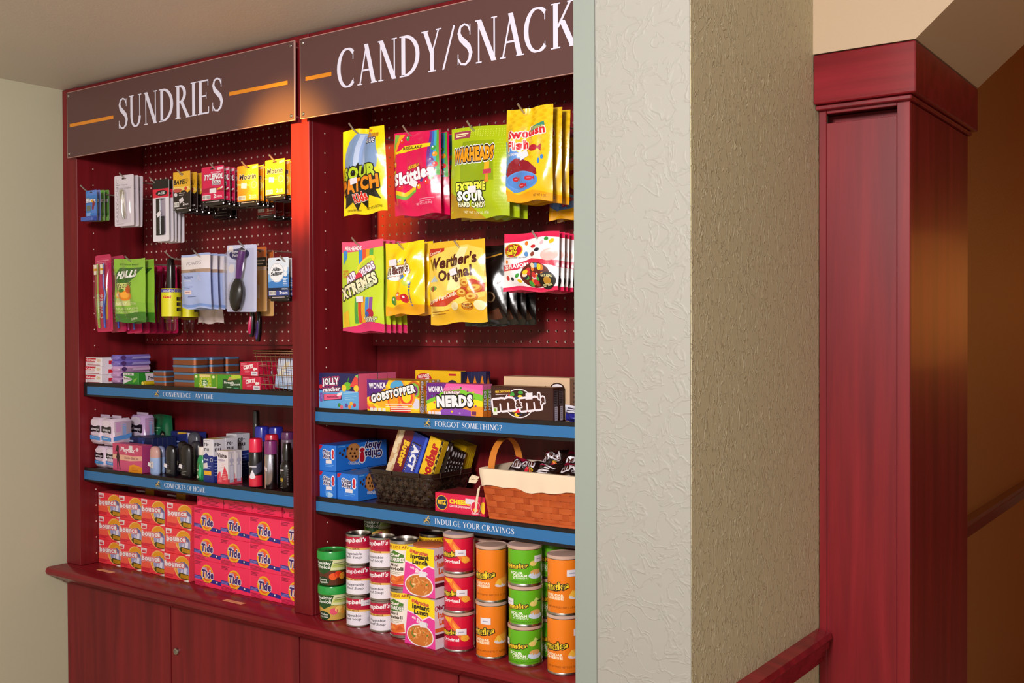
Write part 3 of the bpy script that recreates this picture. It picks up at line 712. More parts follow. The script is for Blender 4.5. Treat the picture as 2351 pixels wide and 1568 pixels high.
# ---------------------------------------------------------------- candy bags, lower row
def a_air(a):
    a.poly([(0, 88), (100, 92), (100, 100), (0, 100)], '#E8537A').poly([(0, 0), (100, 0), (100, 9), (60, 11), (0, 3)], '#DB2E6C')
    for k, c in enumerate(('#3F86D0', '#E4552A', '#F0A41C', '#5CB04A')): a.poly([(48+k*9, 62), (57+k*9, 62), (50+k*9, 91), (41+k*9, 91)], c)
    for k, c in enumerate(('#4D9A3E', '#D8402A', '#EFA020', '#3F86D0', '#8C4A9A')): a.poly([(34+k*9, 10), (42+k*9, 10), (43+k*9, 38), (35+k*9, 38)], c)
    a.poly([(4, 74), (14, 82), (14, 90), (4, 90)], '#3F8AD6').poly([(3, 4), (20, 6), (20, 24), (3, 20)], '#EFC01C').ell(62, 74, 24, 7, '#F0DA3A', 16, 30).ell(62, 74, 18, 4.5, '#BFD62E', 16, 30)
    a.T('AIRHEADS', 8, 91, 40, 4, '#F6E6EA', '#C03A60', .08, b=.05).T('AIR', 18, 53, 26, 7.5, '#F4EAF4', '#7b3a78', .12, b=.07, r=28).T('HEADS', 52, 60, 36, 7.5, '#F4EAF4', '#7b3a78', .12, b=.07, r=26).ell(47, 60, 9, 0, '#D82648', 16, circ=True)
    a.T('XTREMES', 6, 36, 88, 11, '#F2E9C0', [('#3A3424', .12)], b=.08, r=20).T('SOUR CANDY', 44, 42, 40, 3.6, '#E2EACB', '#5b6a20', .1, b=.03, r=22)
    a.T('OVER', 4, 66, 16, 2.4, '#F08018').T('8FT OF', 4, 63, 18, 2.4, '#F08018').T('CANDY', 4, 60, 16, 2.4, '#F08018')
    a.ell(72, 20, 9, 0, '#B01838', 14, circ=True).ell(66, 19, 5, 0, '#3A54A8', 10, circ=True).T('RAINBOW', 58, 13.5, 30, 2.8, '#F2F0D0', '#5a4a1a', .1).T('BERRY', 61, 10.5, 22, 2.8, '#F2F0D0', '#5a4a1a', .1)
def a_mmy(a):
    a.poly([(0, 0), (100, 0), (100, 12), (60, 16), (20, 10), (0, 14)], '#EBA414')
    a.ell(38, 52, 24, 5, '#3E88C8', 18).ell(36, 50, 16, 3.4, '#F4F0EA', 16)
    a.T('PEANUT', 24, 72, 22, 3.2, '#3A1C10', '#F2ECE2', .1, b=.05).poly([(52, 74), (58, 79), (57, 73)], '#3A3A6A')
    a.T("m&m's", 14, 55, 56, 12, '#5A2614', [('#A8602C', .2), ('#F6F1EA', .14)], b=.06, r=5)
    for x, y, c in ((42, 25, '#E8641A'), (56, 22, '#C81E2E'), (26, 19, '#3E8C2E'), (66, 45, '#C0D030')): a.ell(x, y, 9, 0, c, 14, circ=True).ell(x-2, y+2, 2.5, 0, '#F7E9DE', 8, circ=True)
    a.lines(70, 40, 74, 8, 4, '#5b72b0', 2.5).T('SHARING SIZE', 74, 16, 40, 3.4, '#4A63A8', b=.02, r=90)
def a_wer(a):
    a.poly([(2, 10), (0, 60), (10, 90), (70, 95), (98, 88), (98, 30), (60, 22)], '#F3CF5A').poly([(40, 40), (58, 92), (72, 92), (62, 40)], '#F8E5A4')
    a.poly([(2, 82), (30, 88), (30, 92), (4, 93)], '#B8321E').T('Caramel', 5, 84.5, 19, 3.6, '#F5DFC0', r=8)
    a.T("Werther's", 8, 66, 82, 13, '#4E1D10', b=.045, r=5).T('Original', 28, 51.5, 56, 12, '#4E1D10', b=.045, r=6)
    a.poly([(4, 52), (16, 60), (24, 52)], '#B9C8D4').poly([(4, 46), (14, 54), (26, 46), (26, 50), (4, 50)], '#C8742C').ell(12, 44, 8, 3, '#6E9A3E', 12).ell(12, 43, 3.5, 3, '#8A3A20', 10)
    a.poly([(0, 27), (30, 31), (64, 42), (84, 52), (98, 46), (98, 36), (66, 32), (34, 21), (0, 23)], '#C23A1C').T('Caramel Hard Candies', 2, 24.5, 60, 5, '#F7E3C8', b=.03, r=11)
    for x, y, r in ((74, 47, 0), (86, 40, 10), (66, 36, -10), (82, 30, 0), (74, 20, 5)): a.ell(x, y, 9.5, 5.2, '#C97A16', 16, r).ell(x, y+1, 7.5, 3.4, '#EFBE54', 14, r).ell(x, y+.8, 3.4, 1.4, '#B96A12', 12, r)
    a.ell(52, 20, 8, 5, '#F2DFA4', 12, 20).ell(92, 20, 8, 6, '#F4E4AE', 12, -20).T('Werther', 66, 20, 16, 3, '#5a1c0a', r=4).T('Original', 67, 17, 15, 2.6, '#5a1c0a', r=4).lines(5, 15, 40, 2, 3, '#A8701A', 1)
def a_blk(a):
    a.poly([(8, 78), (96, 88), (96, 90), (8, 80)], '#C8922E').poly([(6, 30), (30, 22), (50, 34), (40, 44), (12, 42)], '#4a3226').ell(70, 34, 12, 7, '#8d7358', 14).ell(70, 34, 9, 5, '#2a1a14', 14)
    a.poly([(60, 4), (90, 8), (86, 20), (64, 16)], '#5A2E1E')
def a_jel(a):
    a.poly([(0, 84), (30, 86), (70, 92), (100, 90), (100, 100), (0, 100)], '#DE1F52').rect(0, 0, 100, 7, '#DE1F52')
    a.ell(20, 70, 19, 13, '#E8C21E', 22).ell(20, 70, 17, 11.5, '#C8162E', 22).T('Jelly', 10, 71, 19, 8, '#F4D428', '#5a0810', .1, b=.05, r=6).T('Belly', 8, 61, 21, 8, '#F4D428', '#5a0810', .1, b=.05, r=6)
    a.poly([(0, 34), (30, 36), (60, 48), (90, 44), (100, 40), (100, 52), (80, 54), (56, 56), (28, 46), (0, 44)], '#D21C44').T('20 FLAVORS', 4, 36.5, 46, 6.5, '#F6F0F2', b=.05, r=6).T('ORIGINAL GOURMET JELLY BEAN', 6, 55, 40, 2.2, '#8a8a96', r=2)
    R = random.Random(9); cs = ['#E87A24', '#C82A30', '#20232e', '#3C9A3A', '#F0C41E', '#F2B9C4', '#5A90CC', '#8C3A2A']
    for i, (x, y) in enumerate(((44, 82), (58, 76), (66, 70), (78, 88), (88, 84), (72, 82), (46, 63), (58, 63), (8, 50), (10, 22), (20, 20), (30, 26), (34, 16), (92, 64))): a.ell(x, y, R.uniform(2.6, 5), R.uniform(3, 4.5), cs[i % 8], 12, R.uniform(-60, 60))
    a.ell(86, 62, 13, 10, '#F0B8B0', 16, 10).ell(62, 28, 26, 21, '#5B1A14', 24)
    for i in range(26):
        t = R.random()*6.28; q = R.random()**.5; a.ell(62+q*21*math.cos(t), 28+q*16*math.sin(t), 5, 4, R.choice(cs+['#F3CFA8', '#E9D9B8']), 10, R.uniform(-80, 80))
    a.ell(84, 18, 13, 15, '#17120E', 22).ell(84, 18, 6, 7, '#B8862A', 14).T('GET REAL', 75, 25, 17, 4, '#E8DFA0', b=.03, r=-4).T('GET REAL', 76, 8, 16, 4, '#E8DFA0', b=.03, r=4)
hang(lambda W, Hh: make_bag('candy_bag', '', 'candy bag', W, Hh, .012, '#C4DA30', a_air, 21, 'lime and pink candy strip bags', wr=.0015, tagp=(.50, .36, -2)), (786, 881, 553, 762), 1.895, 5, .021, 'lime and pink pouch of rainbow sour strips', '', jit=.2)
hang(lambda W, Hh: make_bag('candy_bag', '', 'candy bag', W, Hh, .026, '#FFD40A', a_mmy, 22, 'yellow peanut candy bags', tagp=(.33, .72, -4)), (886, 974, 556, 722), 1.892, 2, .03, 'bright yellow bag of chocolate peanut candies', '', roll=-1)
hang(lambda W, Hh: make_bag('candy_bag', '', 'candy bag', W, Hh, .030, '#E9B426', a_wer, 23, 'golden caramel bags', tagp=(.54, .62, -12)), (983, 1113, 553, 742), 1.888, 1, .02, 'golden bag of caramel hard candies', '', roll=-2.5)
hang(lambda W, Hh: make_bag('candy_bag', '', 'candy bag', W, Hh, .022, '#17100E', a_blk, 24, 'black glossy candy bags', wr=.004), (1060, 1158, 566, 745), 1.945, 4, .034, 'glossy black chocolate bag between caramels and jelly beans', '', roll=-3, dx=.004)
hang(lambda W, Hh: make_bag('candy_bag', '', 'candy bag', W, Hh, .020, '#F3EEF0', a_jel, 25, 'jelly bean bags', wr=.0015), (1159, 1285, 534, 668), 1.890, 5, .02, 'white and crimson bag of mixed jelly beans', '', roll=1.5)
for q, w in (((807.5, 545.6), 'the rainbow sour strip pouches'), ((912.6, 556), 'the yellow peanut candy bags'), ((1043, 553), 'the golden caramel bag'), ((1222, 531), 'the jelly bean bags')): peg_hook(*q, w)

# ---------------------------------------------------------------- small cards of the left bay, upper row
def a_lip(c1, c2, c3):
    def f(a):
        a.poly([(0, 0), (100, 0), (100, 18), (0, 18)], c3).poly([(0, 84), (30, 100), (100, 100), (100, 84)], c2).poly([(55, 26), (95, 26), (90, 70), (62, 74)], c2)
        a.rect(8, 34, 46, 52, '#6d7768').T('Blistex', 6, 62, 84, 13, '#EDEBF0', '#2b3a6a', .1, b=.05).lines(8, 26, 50, 3, 4, '#AFC3E6', 1.6).lines(10, 12, 60, 2, 5, '#DDE6F0', 2)
        if c1 != '#3F7FCE': a.poly([(30, 20), (60, 20), (80, 62), (60, 62)], '#2F5E1C')
        else: a.ell(72, 56, 12, 9, '#8C1D2C', 12).ell(66, 44, 9, 8, '#8C1D2C', 12).poly([(46, 66), (66, 72), (70, 58)], '#E8A826')
    return f
def lipcard(label, c):
    def mk(W, Hh):
        t = make_card('lip_balm_card', label, 'lip balm', W, Hh, c[0], a_lip(*c), 'lip balm cards', th=.0016)
        obj('bottom_tab', MB().box(-W*.55, W*.5, -.016, -.0005, -Hh, -Hh+.012, .001, lin(c[2])), PC, t)
        return t
    return mk
hang(lipcard('', ('#3F7FCE', '#5C86D6', '#4A63B8')), (197, 222, 437, 508), 1.885, 1, .01, 'blue lip balm card at the front of the left peg', '')
hang(lipcard('', ('#4C74C8', '#7A8AD8', '#7A86D0')), (207, 230, 437, 508), 1.91, 1, .01, 'lilac blue lip balm card behind the blue one', '')
hang(lipcard('', ('#4E9A34', '#6CB24A', '#8CC862')), (217, 240, 437, 508), 1.94, 1, .02, 'nearer of the two green lip balm cards', '')
hang(lipcard('', ('#4E9A34', '#6CB24A', '#8CC862')), (227, 250, 437, 508), 1.965, 1, .02, 'farther of the two green lip balm cards', '')
def clipper(W, Hh):
    def art(a):
        a.T('Nail Clipper', 10, 80, 60, 3, '#9A8F98').T('Coupe-ongles', 10, 73, 76, 3, '#9A8F98').rect(8, 77, 92, 77.6, '#B9AFB6').T('SASSY+CHIC', 20, 8, 150, 6, '#8C8490', b=0, r=90).lines(10, 4, 50, 1, 2, '#A79DA6', 1)
    t = make_card('nail_clipper_card', '', 'nail clipper', W, Hh, '#D9CFDA', art, 'nail clipper cards')
    ar = Art(W, Hh)
    body = MB()
    P = [(.30, .70), (.34, .60), (.40, .50), (.44, .40), (.46, .28), (.44, .18), (.50, .13), (.60, .14), (.64, .22), (.62, .34), (.60, .46), (.58, .56), (.58, .64), (.54, .70), (.42, .72)]
    body.plate([((x-.5)*W+.003, -(1-z)*Hh) for x, z in P], -.006, -.002)
    obj('clipper_body', body, CHROME, t)
    obj('clipper_lever', MB().tube([(.0, -.007, -.32*Hh), (.002, -.010, -.5*Hh), (.001, -.008, -.72*Hh), (.004, -.006, -.86*Hh)], .0028, 8), CHROME, t, smooth=60)
    obj('blister', MB().grid(8, 8, lambda u, v: ((u-.5)*.62*W+.002, -.0006-.011*(math.sin(math.pi*u)*math.sin(math.pi*v))**.4, -Hh*.94+v*.70*Hh)), CLEAR, t, smooth=60)
    return t
hang(clipper, (265, 305, 402, 519), 1.885, 3, .016, 'white card with a chrome nail clipper', '', yaw=4, jit=1.2)
def comb(W, Hh):
    def art(a):
        a.rect(0, 84, 100, 100, '#15100F').rect(0, 71, 100, 85, '#D81E3C').ell(55, 78, 36, 4.6, '#15100F', 20).T('ACE', 33, 76.2, 42, 3.6, '#EDE8EC', b=.02)
        a.poly([(24, 10), (76, 10), (80, 14), (78, 70), (24, 70)], '#9E93A4')
    t = make_card('comb_card', '', 'comb', W, Hh, '#E2DCE6', art, 'comb cards')
    mb = MB().box(-.25*W, .02*W, -.004, -.0015, -.90*Hh, -.31*Hh, .0012).box(-.25*W, .26*W, -.004, -.0015, -.90*Hh, -.885*Hh, .0006).box(-.25*W, .20*W, -.004, -.0015, -.325*Hh, -.31*Hh, .0006)
    for k in range(30): mb.box(.02*W, .25*W, -.0036, -.002, -.88*Hh+k*.0096*Hh, -.875*Hh+k*.0096*Hh)
    obj('comb', mb, mat_blk, t); price(t, -.04*W, -.0046, -.56*Hh, -30, .019, .012)
    return t
mat_blk = mat('black_plastic', '#140C0C', rough=.25, coat=.3)
hang(comb, (351, 388, 412, 554), 1.885, 5, .013, 'white and red comb card with a black pocket comb', '', jit=.5)
def black_foot(a): a.rect(0, 0, 100, 8, '#120A0A').lines(18, 3, 80, 1, 2, '#C9B9B9', 1.6, 0).ell(8, 4.5, 2, 2, '#CDBDBD', 3).ell(92, 4.5, 2, 2, '#CDBDBD', 3)
def pillpack(name, base, art, group, foot='#120A0A'):
    def mk(W, Hh):
        t = make_card(name, '', 'medicine card', W, Hh, base, art, group, tagp=None, th=.001)
        obj('pill_packet', MB().box(-W*.45, W*.45, .0016, .009, -Hh-.006, -Hh*.35, .002, lin('#1A0F10')), PF, t)
        return t
    return mk
def a_bay(a):
    a.poly([(0, 52), (0, 100), (100, 100), (100, 50), (84, 44), (60, 54), (40, 46), (20, 56)], '#E7B02A').poly([(0, 50), (100, 52), (90, 60), (0, 62)], '#F0CE72')
    a.T('BAYER', 4, 68, 76, 11, '#221510', b=.05, sh=.2).ell(80, 76, 10, 6, '#C8961E', 14).ell(24, 52, 26, 5, '#B85048', 16).poly([(70, 60), (64, 56), (72, 47), (82, 56), (77, 60)], '#CC3A32').T('2', 56, 12, 8, 8, '#E9E1E3', b=.05).T('TABLETS', 66, 12, 22, 3.6, '#E9E1E3', b=.03).bars(3, 9, 34, 21, 9).ell(14, 41, 10, 5, '#D9CFD4', 10, -10).lines(34, 43, 70, 2, 5, '#CFC4C8', 1.8); black_foot(a)
    a.poly([(32, 27), (54, 34), (62, 24), (40, 17)][::-1], '#DCD3D8')
def a_tyl(a):
    a.rect(8, 82, 0, 0, '#C8154A').T('TYLENOL', 10, 65, 86, 13, '#F2ECF2', '#8a0a2c', .07, b=.06, sh=.2).T('EXTRA', 48, 53.5, 38, 8, '#F2ECF2', '#2a0c1c', .1, b=.05, sh=.1).T('STRENGTH', 48, 48, 38, 4, '#DCD2E0', '#2a0c1c', .1, b=.03)
    a.poly([(70, 88), (97, 90), (97, 97), (70, 95)], '#E9C9D6').lines(42, 83, 88, 2, 4, '#E8B9CC', 1.8).poly([(0, 40), (50, 44), (100, 36), (100, 30), (0, 30)], '#A80F38').bars(4, 11, 40, 23, 12).T('2', 54, 14, 9, 10, '#F3E6EC', b=.04).T('CAPLETS', 65, 14, 26, 5, '#F3E6EC', b=.02)
    a.poly([(70, 38), (86, 41), (86, 37), (70, 34)], '#EBB42C').ell(90, 40, 6, 2.6, '#F1E6E8', 10, 20).rect(36, 27, 66, 40, '#EDE5EA'); black_foot(a)
def a_mot(a):
    a.poly([(0, 40), (100, 60), (100, 100), (60, 100)], '#F39A22').poly([(20, 8), (70, 44), (100, 46), (100, 20), (60, 8)], '#F49A1C').ell(80, 48, 22, 16, '#F7C43A', 18).ell(80, 48, 15, 10, '#FBE08A', 18).ell(80, 48, 9, 6.5, '#E9962A', 16, 10).ell(80, 48.6, 7, 4.6, '#F5C050', 14, 10)
    a.poly([(0, 50), (60, 46), (60, 49), (0, 54)], '#F9C866')
    a.T('Motrin', 10, 64, 78, 13, '#2E2440', '#F7DDB8', .05, b=.03, sh=.15).poly([(72, 88), (97, 91), (97, 97), (72, 95)], '#F7C998').bars(4, 11, 38, 22, 11).T('2', 56, 14, 9, 9, '#FBE7CC', b=.04).T('COATED', 67, 18, 22, 4, '#FBE7CC').T('CAPLETS', 67, 13, 24, 4, '#FBE7CC').poly([(18, 42), (44, 40), (46, 54), (20, 56)], '#EFE3DC'); black_foot(a)
hang(pillpack('medicine_card', '#231414', a_bay, 'yellow and black medicine cards'), (398, 437, 394, 482), 1.885, 5, .022, 'yellow and dark brown tablet card', '', jit=.6)
hang(pillpack('medicine_card', '#D61B50', a_tyl, 'crimson medicine cards'), (463, 514, 382, 466), 1.885, 6, .019, 'crimson caplet card with white lettering', '', jit=.5)
hang(pillpack('medicine_card', '#F08A1C', a_mot, 'orange medicine cards on the left peg'), (545, 593, 379, 468), 1.885, 4, .018, 'orange caplet card left of the topmost orange ones', '', jit=.5)
hang(pillpack('medicine_card', '#F5971A', a_mot, 'orange medicine cards beside the divider'), (609, 654, 366, 454), 1.885, 4, .018, 'bright orange caplet card right beside the divider', '', jit=.5)
def a_dk(a): a.bars(6, 24, 40, 40, 9).T('2', 56, 26, 9, 10, '#E9E1E3', b=.05).T('TABLETS', 67, 26, 24, 5, '#E9E1E3', b=.03); black_foot(a); a.lines(14, 14, 80, 1, 4, '#B9A9A9', 1.6, 0)
hang(pillpack('medicine_card', '#1B1011', a_dk, 'dark medicine cards at the back'), (486, 530, 437, 497), 2.02, 2, .02, 'black tablet card hanging low behind crimson cards', '')
hang(pillpack('medicine_card', '#8C1F1C', a_dk, 'dark medicine cards at the back'), (590, 632, 452, 497), 2.0, 3, .03, 'dark red card hanging low behind the orange cards', '')
for q, w in (((184.5, 425), 'the lip balm cards'), ((274, 397), 'the nail clipper cards'), ((343, 407), 'the comb cards'), ((407, 390), 'the yellow and black tablet cards'), ((482, 375), 'the crimson caplet cards'), ((555, 371), 'the left orange caplet cards'), ((619, 356), 'the orange cards by the divider')): peg_hook(*q, w)

# ---------------------------------------------------------------- left bay, lower row
def brushpack(c1, c2):
    def mk(W, Hh):
        t = thing('toothbrush_pack', '', 'toothbrush pack', group='pink toothbrush packs')
        obj('backing_card', MB().plate(rrect(W, Hh, .008), 0, .001, lin('#C81E58')), PF, t)
        a = Art(W, Hh).rect(4, 4, 96, 96, '#CF2760').rect(22, 16, 62, 56, '#D2243A').rect(62, 16, 74, 56, '#E8A428').T('Colgate', 42, 18, 90, 8, '#F2E6EA', r=90).lines(10, 92, 90, 3, 2.6, '#E8809F', 1.1).rect(24, 34, 66, 40, '#D9CBDC')
        obj('printed_card', a.build(lambda x, y, d: Vector((x-W/2, -d, y-Hh))), PF, t)
        for s_, c in ((-.16, c1), (.2, c2)):
            b = obj('toothbrush', MB().tube([(s_*W, -.010, -.95*Hh), (s_*W, -.012, -.7*Hh), (s_*W*1.3, -.009, -.52*Hh), (s_*W, -.011, -.4*Hh), (s_*W*1.1, -.010, -.12*Hh)], [.0032, .0046, .0036, .0026, .0036], 8, col=lin(c)), PL, t, smooth=60)
            obj('bristles', MB().box(s_*W*1.1-.0050, s_*W*1.1+.0050, -.020, -.0145, -.26*Hh, -.13*Hh, .0008, lin('#E8DCC8')).box(s_*W*1.1-.0051, s_*W*1.1+.0051, -.0201, -.0146, -.21*Hh, -.18*Hh, 0, lin('#D99A2C')), PC, b)
        obj('blister', MB().grid(8, 14, lambda u, v: ((u-.5)*.9*W, -.0015-.023*(math.sin(math.pi*min(max(u, 0), 1))*math.sin(math.pi*v))**.3, -Hh*.98+v*.9*Hh)), CLEAR, t, smooth=60)
        return t
    return mk
hang(brushpack('#8CBF3A', '#2E4FB4'), (219, 255, 585, 762), 1.90, 2, .045, 'pink toothbrush pack with lime brush left of cough drops', '', roll=-2)
hang(brushpack('#D8348A', '#4A5AC0'), (286, 322, 606, 765), 1.965, 6, .026, 'pink toothbrush pack behind and right of the cough drops', '', roll=-2, jit=.2)
def a_hal(a):
    a.poly([(0, 40), (100, 30), (100, 100), (0, 100)], '#8FC03C').poly([(0, 0), (100, 0), (100, 16), (0, 12)], '#3F7A22').poly([(4, 68), (18, 86), (96, 86), (60, 62), (8, 60)], '#3A6A22').poly([(8, 26), (14, 62), (58, 62), (62, 26)], '#C9CE7A')
    a.T('HALLS', 17, 69, 60, 10, '#F3F3EC', '#2A5016', .07, b=.09, r=4, sh=.15).T('Naturals', 18, 52, 48, 8, '#3A2412', b=0, r=8, sh=.3).T('ECO Natural Menthol', 18, 90, 62, 2.6, '#2F5A16').ell(20, 44, 16, 6, '#F0B63A', 16).ell(20, 44, 12, 4, '#F6E0A8', 14).ell(46, 42, 20, 8, '#E8861C', 18).ell(44, 43, 13, 5, '#F3A83A', 16).ell(54, 52, 12, 7, '#C8561C', 14).ell(34, 50, 6, 3, '#4A7A28', 10)
    a.T('NATURALLY', 12, 27, 40, 5, '#E9F0C8', b=.02).T('ACTION', 56, 27.5, 24, 3.4, '#D5E2A0').T('RELIEVES COUGHS', 12, 20, 72, 3.2, '#D5E2A0').T('COOLS NASAL PASSAGES', 12, 15, 72, 3.2, '#D5E2A0').T('25 DROPS', 54, 4, 22, 3, '#E9F0C8')
hang(lambda W, Hh: make_bag('cough_drop_bag', '', 'cough drops', W, Hh, .020, '#86B83A', a_hal, 31, 'green cough drop bags'), (263, 334, 594, 740), 1.887, 2, .030, 'green bag of honey cough drops', '', roll=0, yaw=0)
def toolpack(W, Hh):
    def art(a): a.rect(0, 88, 100, 100, '#4A3FA0').T('care', 30, 91, 36, 6, '#E9E4EE', b=.04).T('Gel', 30, 66, 26, 9, '#D22A2A', b=.05).rect(74, 16, 96, 30, '#1f1c22').rect(74, 36, 96, 50, '#1f1c22').rect(74, 56, 96, 70, '#1f1c22')
    t = thing('groomer_pack', '', 'grooming tool', group='yellow sleeved black groomers')
    obj('handle', MB().lathe([(.004, -.5*Hh), (.011, -.48*Hh), (.0125, -.30*Hh), (.012, -.12*Hh), (.009, -.02*Hh), (.003, 0)], 16), mat_blk, t, smooth=50)
    r = W*.36
    obj('sleeve', MB().lathe([(r, -.80*Hh), (r, -.42*Hh)], 24, col=lin('#E0DA1E')), PC, t, smooth=50)
    a = Art(math.pi*r*1.1, .36*Hh); art(a)
    obj('printed_sleeve', a.build(cyl_map(r+.0001, -.79*Hh, rad(-150)), 14, None, nf=cyl_nrm(r, rad(-150))), PC, t)
    obj('blister', MB().lathe([(r*.4, -1.0*Hh), (r*.55, -.98*Hh), (r*.6, -.84*Hh), (r*.98, -.81*Hh)], 18, capt=False), CLEAR, t, smooth=50)
    return t
hang(toolpack, (374, 412, 592, 760), 1.93, 2, .06, 'black handled groomer in a yellow and blue sleeve', '', jit=.1)
def a_pond(a):
    a.rect(0, 76, 100, 96, '#E6DCE0').rect(0, 66, 100, 72, '#A98B78').rect(0, 72, 100, 96, '#E7DEE2').T("POND'S", 22, 80, 52, 6.5, '#7A7280', b=-.01).T('CLEANSING', 36, 69.5, 22, 1.8, '#4a3a34').T('TOWELETTES', 36, 67, 22, 1.8, '#4a3a34').T('Wet Cleansing', 14, 57, 32, 2.6, '#4A5490', b=.02).T('Towelettes', 14, 54, 24, 2.4, '#4A5490').lines(14, 50, 40, 1, 3, '#E4E6F4', 1.2).poly([(58, 50), (66, 62), (76, 50), (70, 50), (66, 55), (62, 50)], '#B9C0E8').lines(14, 39, 48, 1, 2, '#5A64A0', 1).lines(14, 36, 38, 1, 2, '#5A64A0', 1).rect(18, 26, 42, 33, '#E6CFD2').lines(22, 29, 38, 1, 2, '#B08A92', 1.6).lines(30, 21, 58, 1, 2, '#4A5490', 1).rect(0, 3, 100, 8, '#7C9ADA')
hang(lambda W, Hh: make_bag('wipe_pack', '', 'wipes', W, Hh, .014, '#A9B8E6', a_pond, 33, 'pale blue face wipe packs', wr=.0012), (417, 484, 583, 708), 1.892, 4, .024, 'pale blue and white face wipe pack', '', jit=.3)
hang(lambda W, Hh: make_bag('cotton_bag', '', 'cotton', W, Hh, .016, '#CDB9B9', None, 34, 'clear bag of cotton', wr=.004, mt=None), (455, 512, 640, 742), 2.02, 1, .02, 'clear bag of cotton hanging behind the face wipes', '')
def brushcard(W, Hh):
    def art(a):
        a.ell(42, 86, 34, 9, '#2A2258', 20).T('Purse Brush', 18, 87, 46, 4.2, '#EDE8F4', b=.03, r=6).T('Purse Size', 20, 82, 40, 4.2, '#EDE8F4', b=.03, r=6).poly([(3, 94), (10, 99), (20, 98), (22, 92), (14, 90), (5, 90)], '#E9DCDC').lines(8, 74, 60, 2, 2.4, '#8C86A8', .8).poly([(5, 66), (12, 72), (24, 70), (26, 62), (16, 58), (8, 60)], '#E7DAD6').rect(3, 3, 97, 4, '#B9C0E6')
    t = make_card('hairbrush_card', '', 'hairbrush', W, Hh, '#C9CCEA', art, 'hairbrush card')
    h = MB().tube([(.20*W, -.018, -.10*Hh), (.16*W, -.020, -.25*Hh), (.11*W, -.019, -.42*Hh), (.075*W, -.018, -.50*Hh)], [.010, .0105, .0095, .008], 14, col=lin('#5A2A6E'))
    obj('handle', h, PL, t, smooth=60)
    M = Matrix.Translation((.02*W, -.018, -.74*Hh)) @ Matrix.Rotation(rad(8), 4, 'Y')
    L = .26*Hh
    prof = [(.006, L), (.012, L*.85), (.021, L*.5), (.0245, L*.1), (.0235, -L*.35), (.017, -L*.75), (.006, -L*.96), (.001, -L)]
    obj('brush_head', MB().lathe(prof, 22, sy=.55).xf(M), mat_blk, t, smooth=60)
    br = obj('bristles', MB(), PC, t) if False else None
    m = MB()
    for k in range(14):
        z = L*.62-k*L*.115; r = .021*max(.2, 1-(abs(z)/L)**2)**.5; m.tube([(-r, -.002, z), (-r-.013, -.003, z-.002)], .0011, 5, col=lin('#C8C2CC'))
    obj('bristle_row', m.xf(M), PC, t, kind='stuff')
    obj('blister', MB().grid(10, 12, lambda u, v: ((u-.5)*.88*W-.002, -.002-.036*(math.sin(math.pi*u)*math.sin(math.pi*v))**.25, -Hh*.985+v*.93*Hh)), CLEAR, t, smooth=60)
    return t
hang(brushcard, (522, 590, 562, 716), 1.888, 1, .02, 'lilac card with a purple handled black hairbrush', '', roll=1)
def bristlecard(hc):
    def mk(W, Hh):
        def art(a): a.rect(0, 84, 100, 100, '#C8672A').rect(0, 70, 100, 84, '#1A1211').lines(20, 78, 90, 2, 5, '#D9C9B8', 2).rect(0, 64, 100, 69, '#D9BEB0').poly([(20, 22), (44, 20), (46, 40), (24, 44)][::-1], '#E5D2BC')
        t = make_card('styling_brush_card', '', 'hairbrush', W, Hh*.72, '#D9A868', art, 'tan styling brush cards')
        mb = MB().tube([(-.46*W, -.006, -.25*Hh), (-.40*W, -.007, -.45*Hh), (-.5*W, -.008, -.62*Hh), (-.42*W, -.008, -.76*Hh), (-.50*W, -.008, -.92*Hh), (-.54*W, -.008, -1.0*Hh)], [.004, .0065, .005, .0075, .0095, .006], 10)
        obj('brush', mb, mat_blk, t, smooth=60)
        obj('grip', MB().tube([(-.43*W, -.0145, -.77*Hh), (-.47*W, -.0155, -.85*Hh), (-.50*W, -.0155, -.92*Hh), (-.53*W, -.0135, -.97*Hh)], [.003, .0055, .0060, .003], 8, col=lin(hc)), PL, t, smooth=60)
        return t
    return mk
hang(bristlecard('#C81E5A'), (583, 612, 567, 773), 1.955, 1, .02, 'tan styling brush card with a pink handle grip', '')
hang(bristlecard('#5E3E8E'), (598, 628, 575, 784), 1.985, 1, .02, 'tan styling brush card with a violet handle grip', '')
def a_alka(a):
    a.poly([(0, 26), (100, 26), (100, 60), (0, 40)], '#3F7FC8').poly([(0, 40), (100, 60), (100, 76), (0, 60)], '#86B4E4').ell(42, 64, 36, 24, '#F0F2F8', 26).ell(42, 64, 34.5, 22.6, '#3A4A7A', 26).ell(42, 64, 33.6, 22, '#EFF1F7', 26)
    a.T('Alka-', 22, 68, 38, 8, '#20222E', b=.05, sh=.15).T('Seltzer', 14, 56, 56, 8.5, '#20222E', b=.05, r=4, sh=.15).ell(86, 72, 9, 7, '#EEF0F6', 14).ell(84, 60, 9, 7, '#E6EBF4', 14).rect(0, 20, 100, 27, '#16203E').T('ORIGINAL', 66, 22, 30, 3.6, '#DDE3F0').rect(0, 8, 100, 20, '#39478E').bars(4, 9.5, 38, 19.5, 11).T('2', 54, 11, 8, 8, '#F0F0F6', b=.04).T('TABLETS', 64, 11, 30, 5, '#F0F0F6', b=.02).lines(72, 48, 96, 5, 4, '#E4ECF8', 1.6, .4); black_foot(a)
hang(pillpack('medicine_card', '#DDE6F4', a_alka, 'white and blue antacid cards'), (616, 663, 591, 686), 1.885, 3, .02, 'white and blue fizzy antacid tablet card', '')
for q, w in (((287, 588), 'the green cough drop bags'), ((378, 577), 'the black groomers'), ((444, 575), 'the face wipe packs'), ((547, 553), 'the hairbrush card'), ((643, 588), 'the white and blue antacid cards')): peg_hook(*q, w)
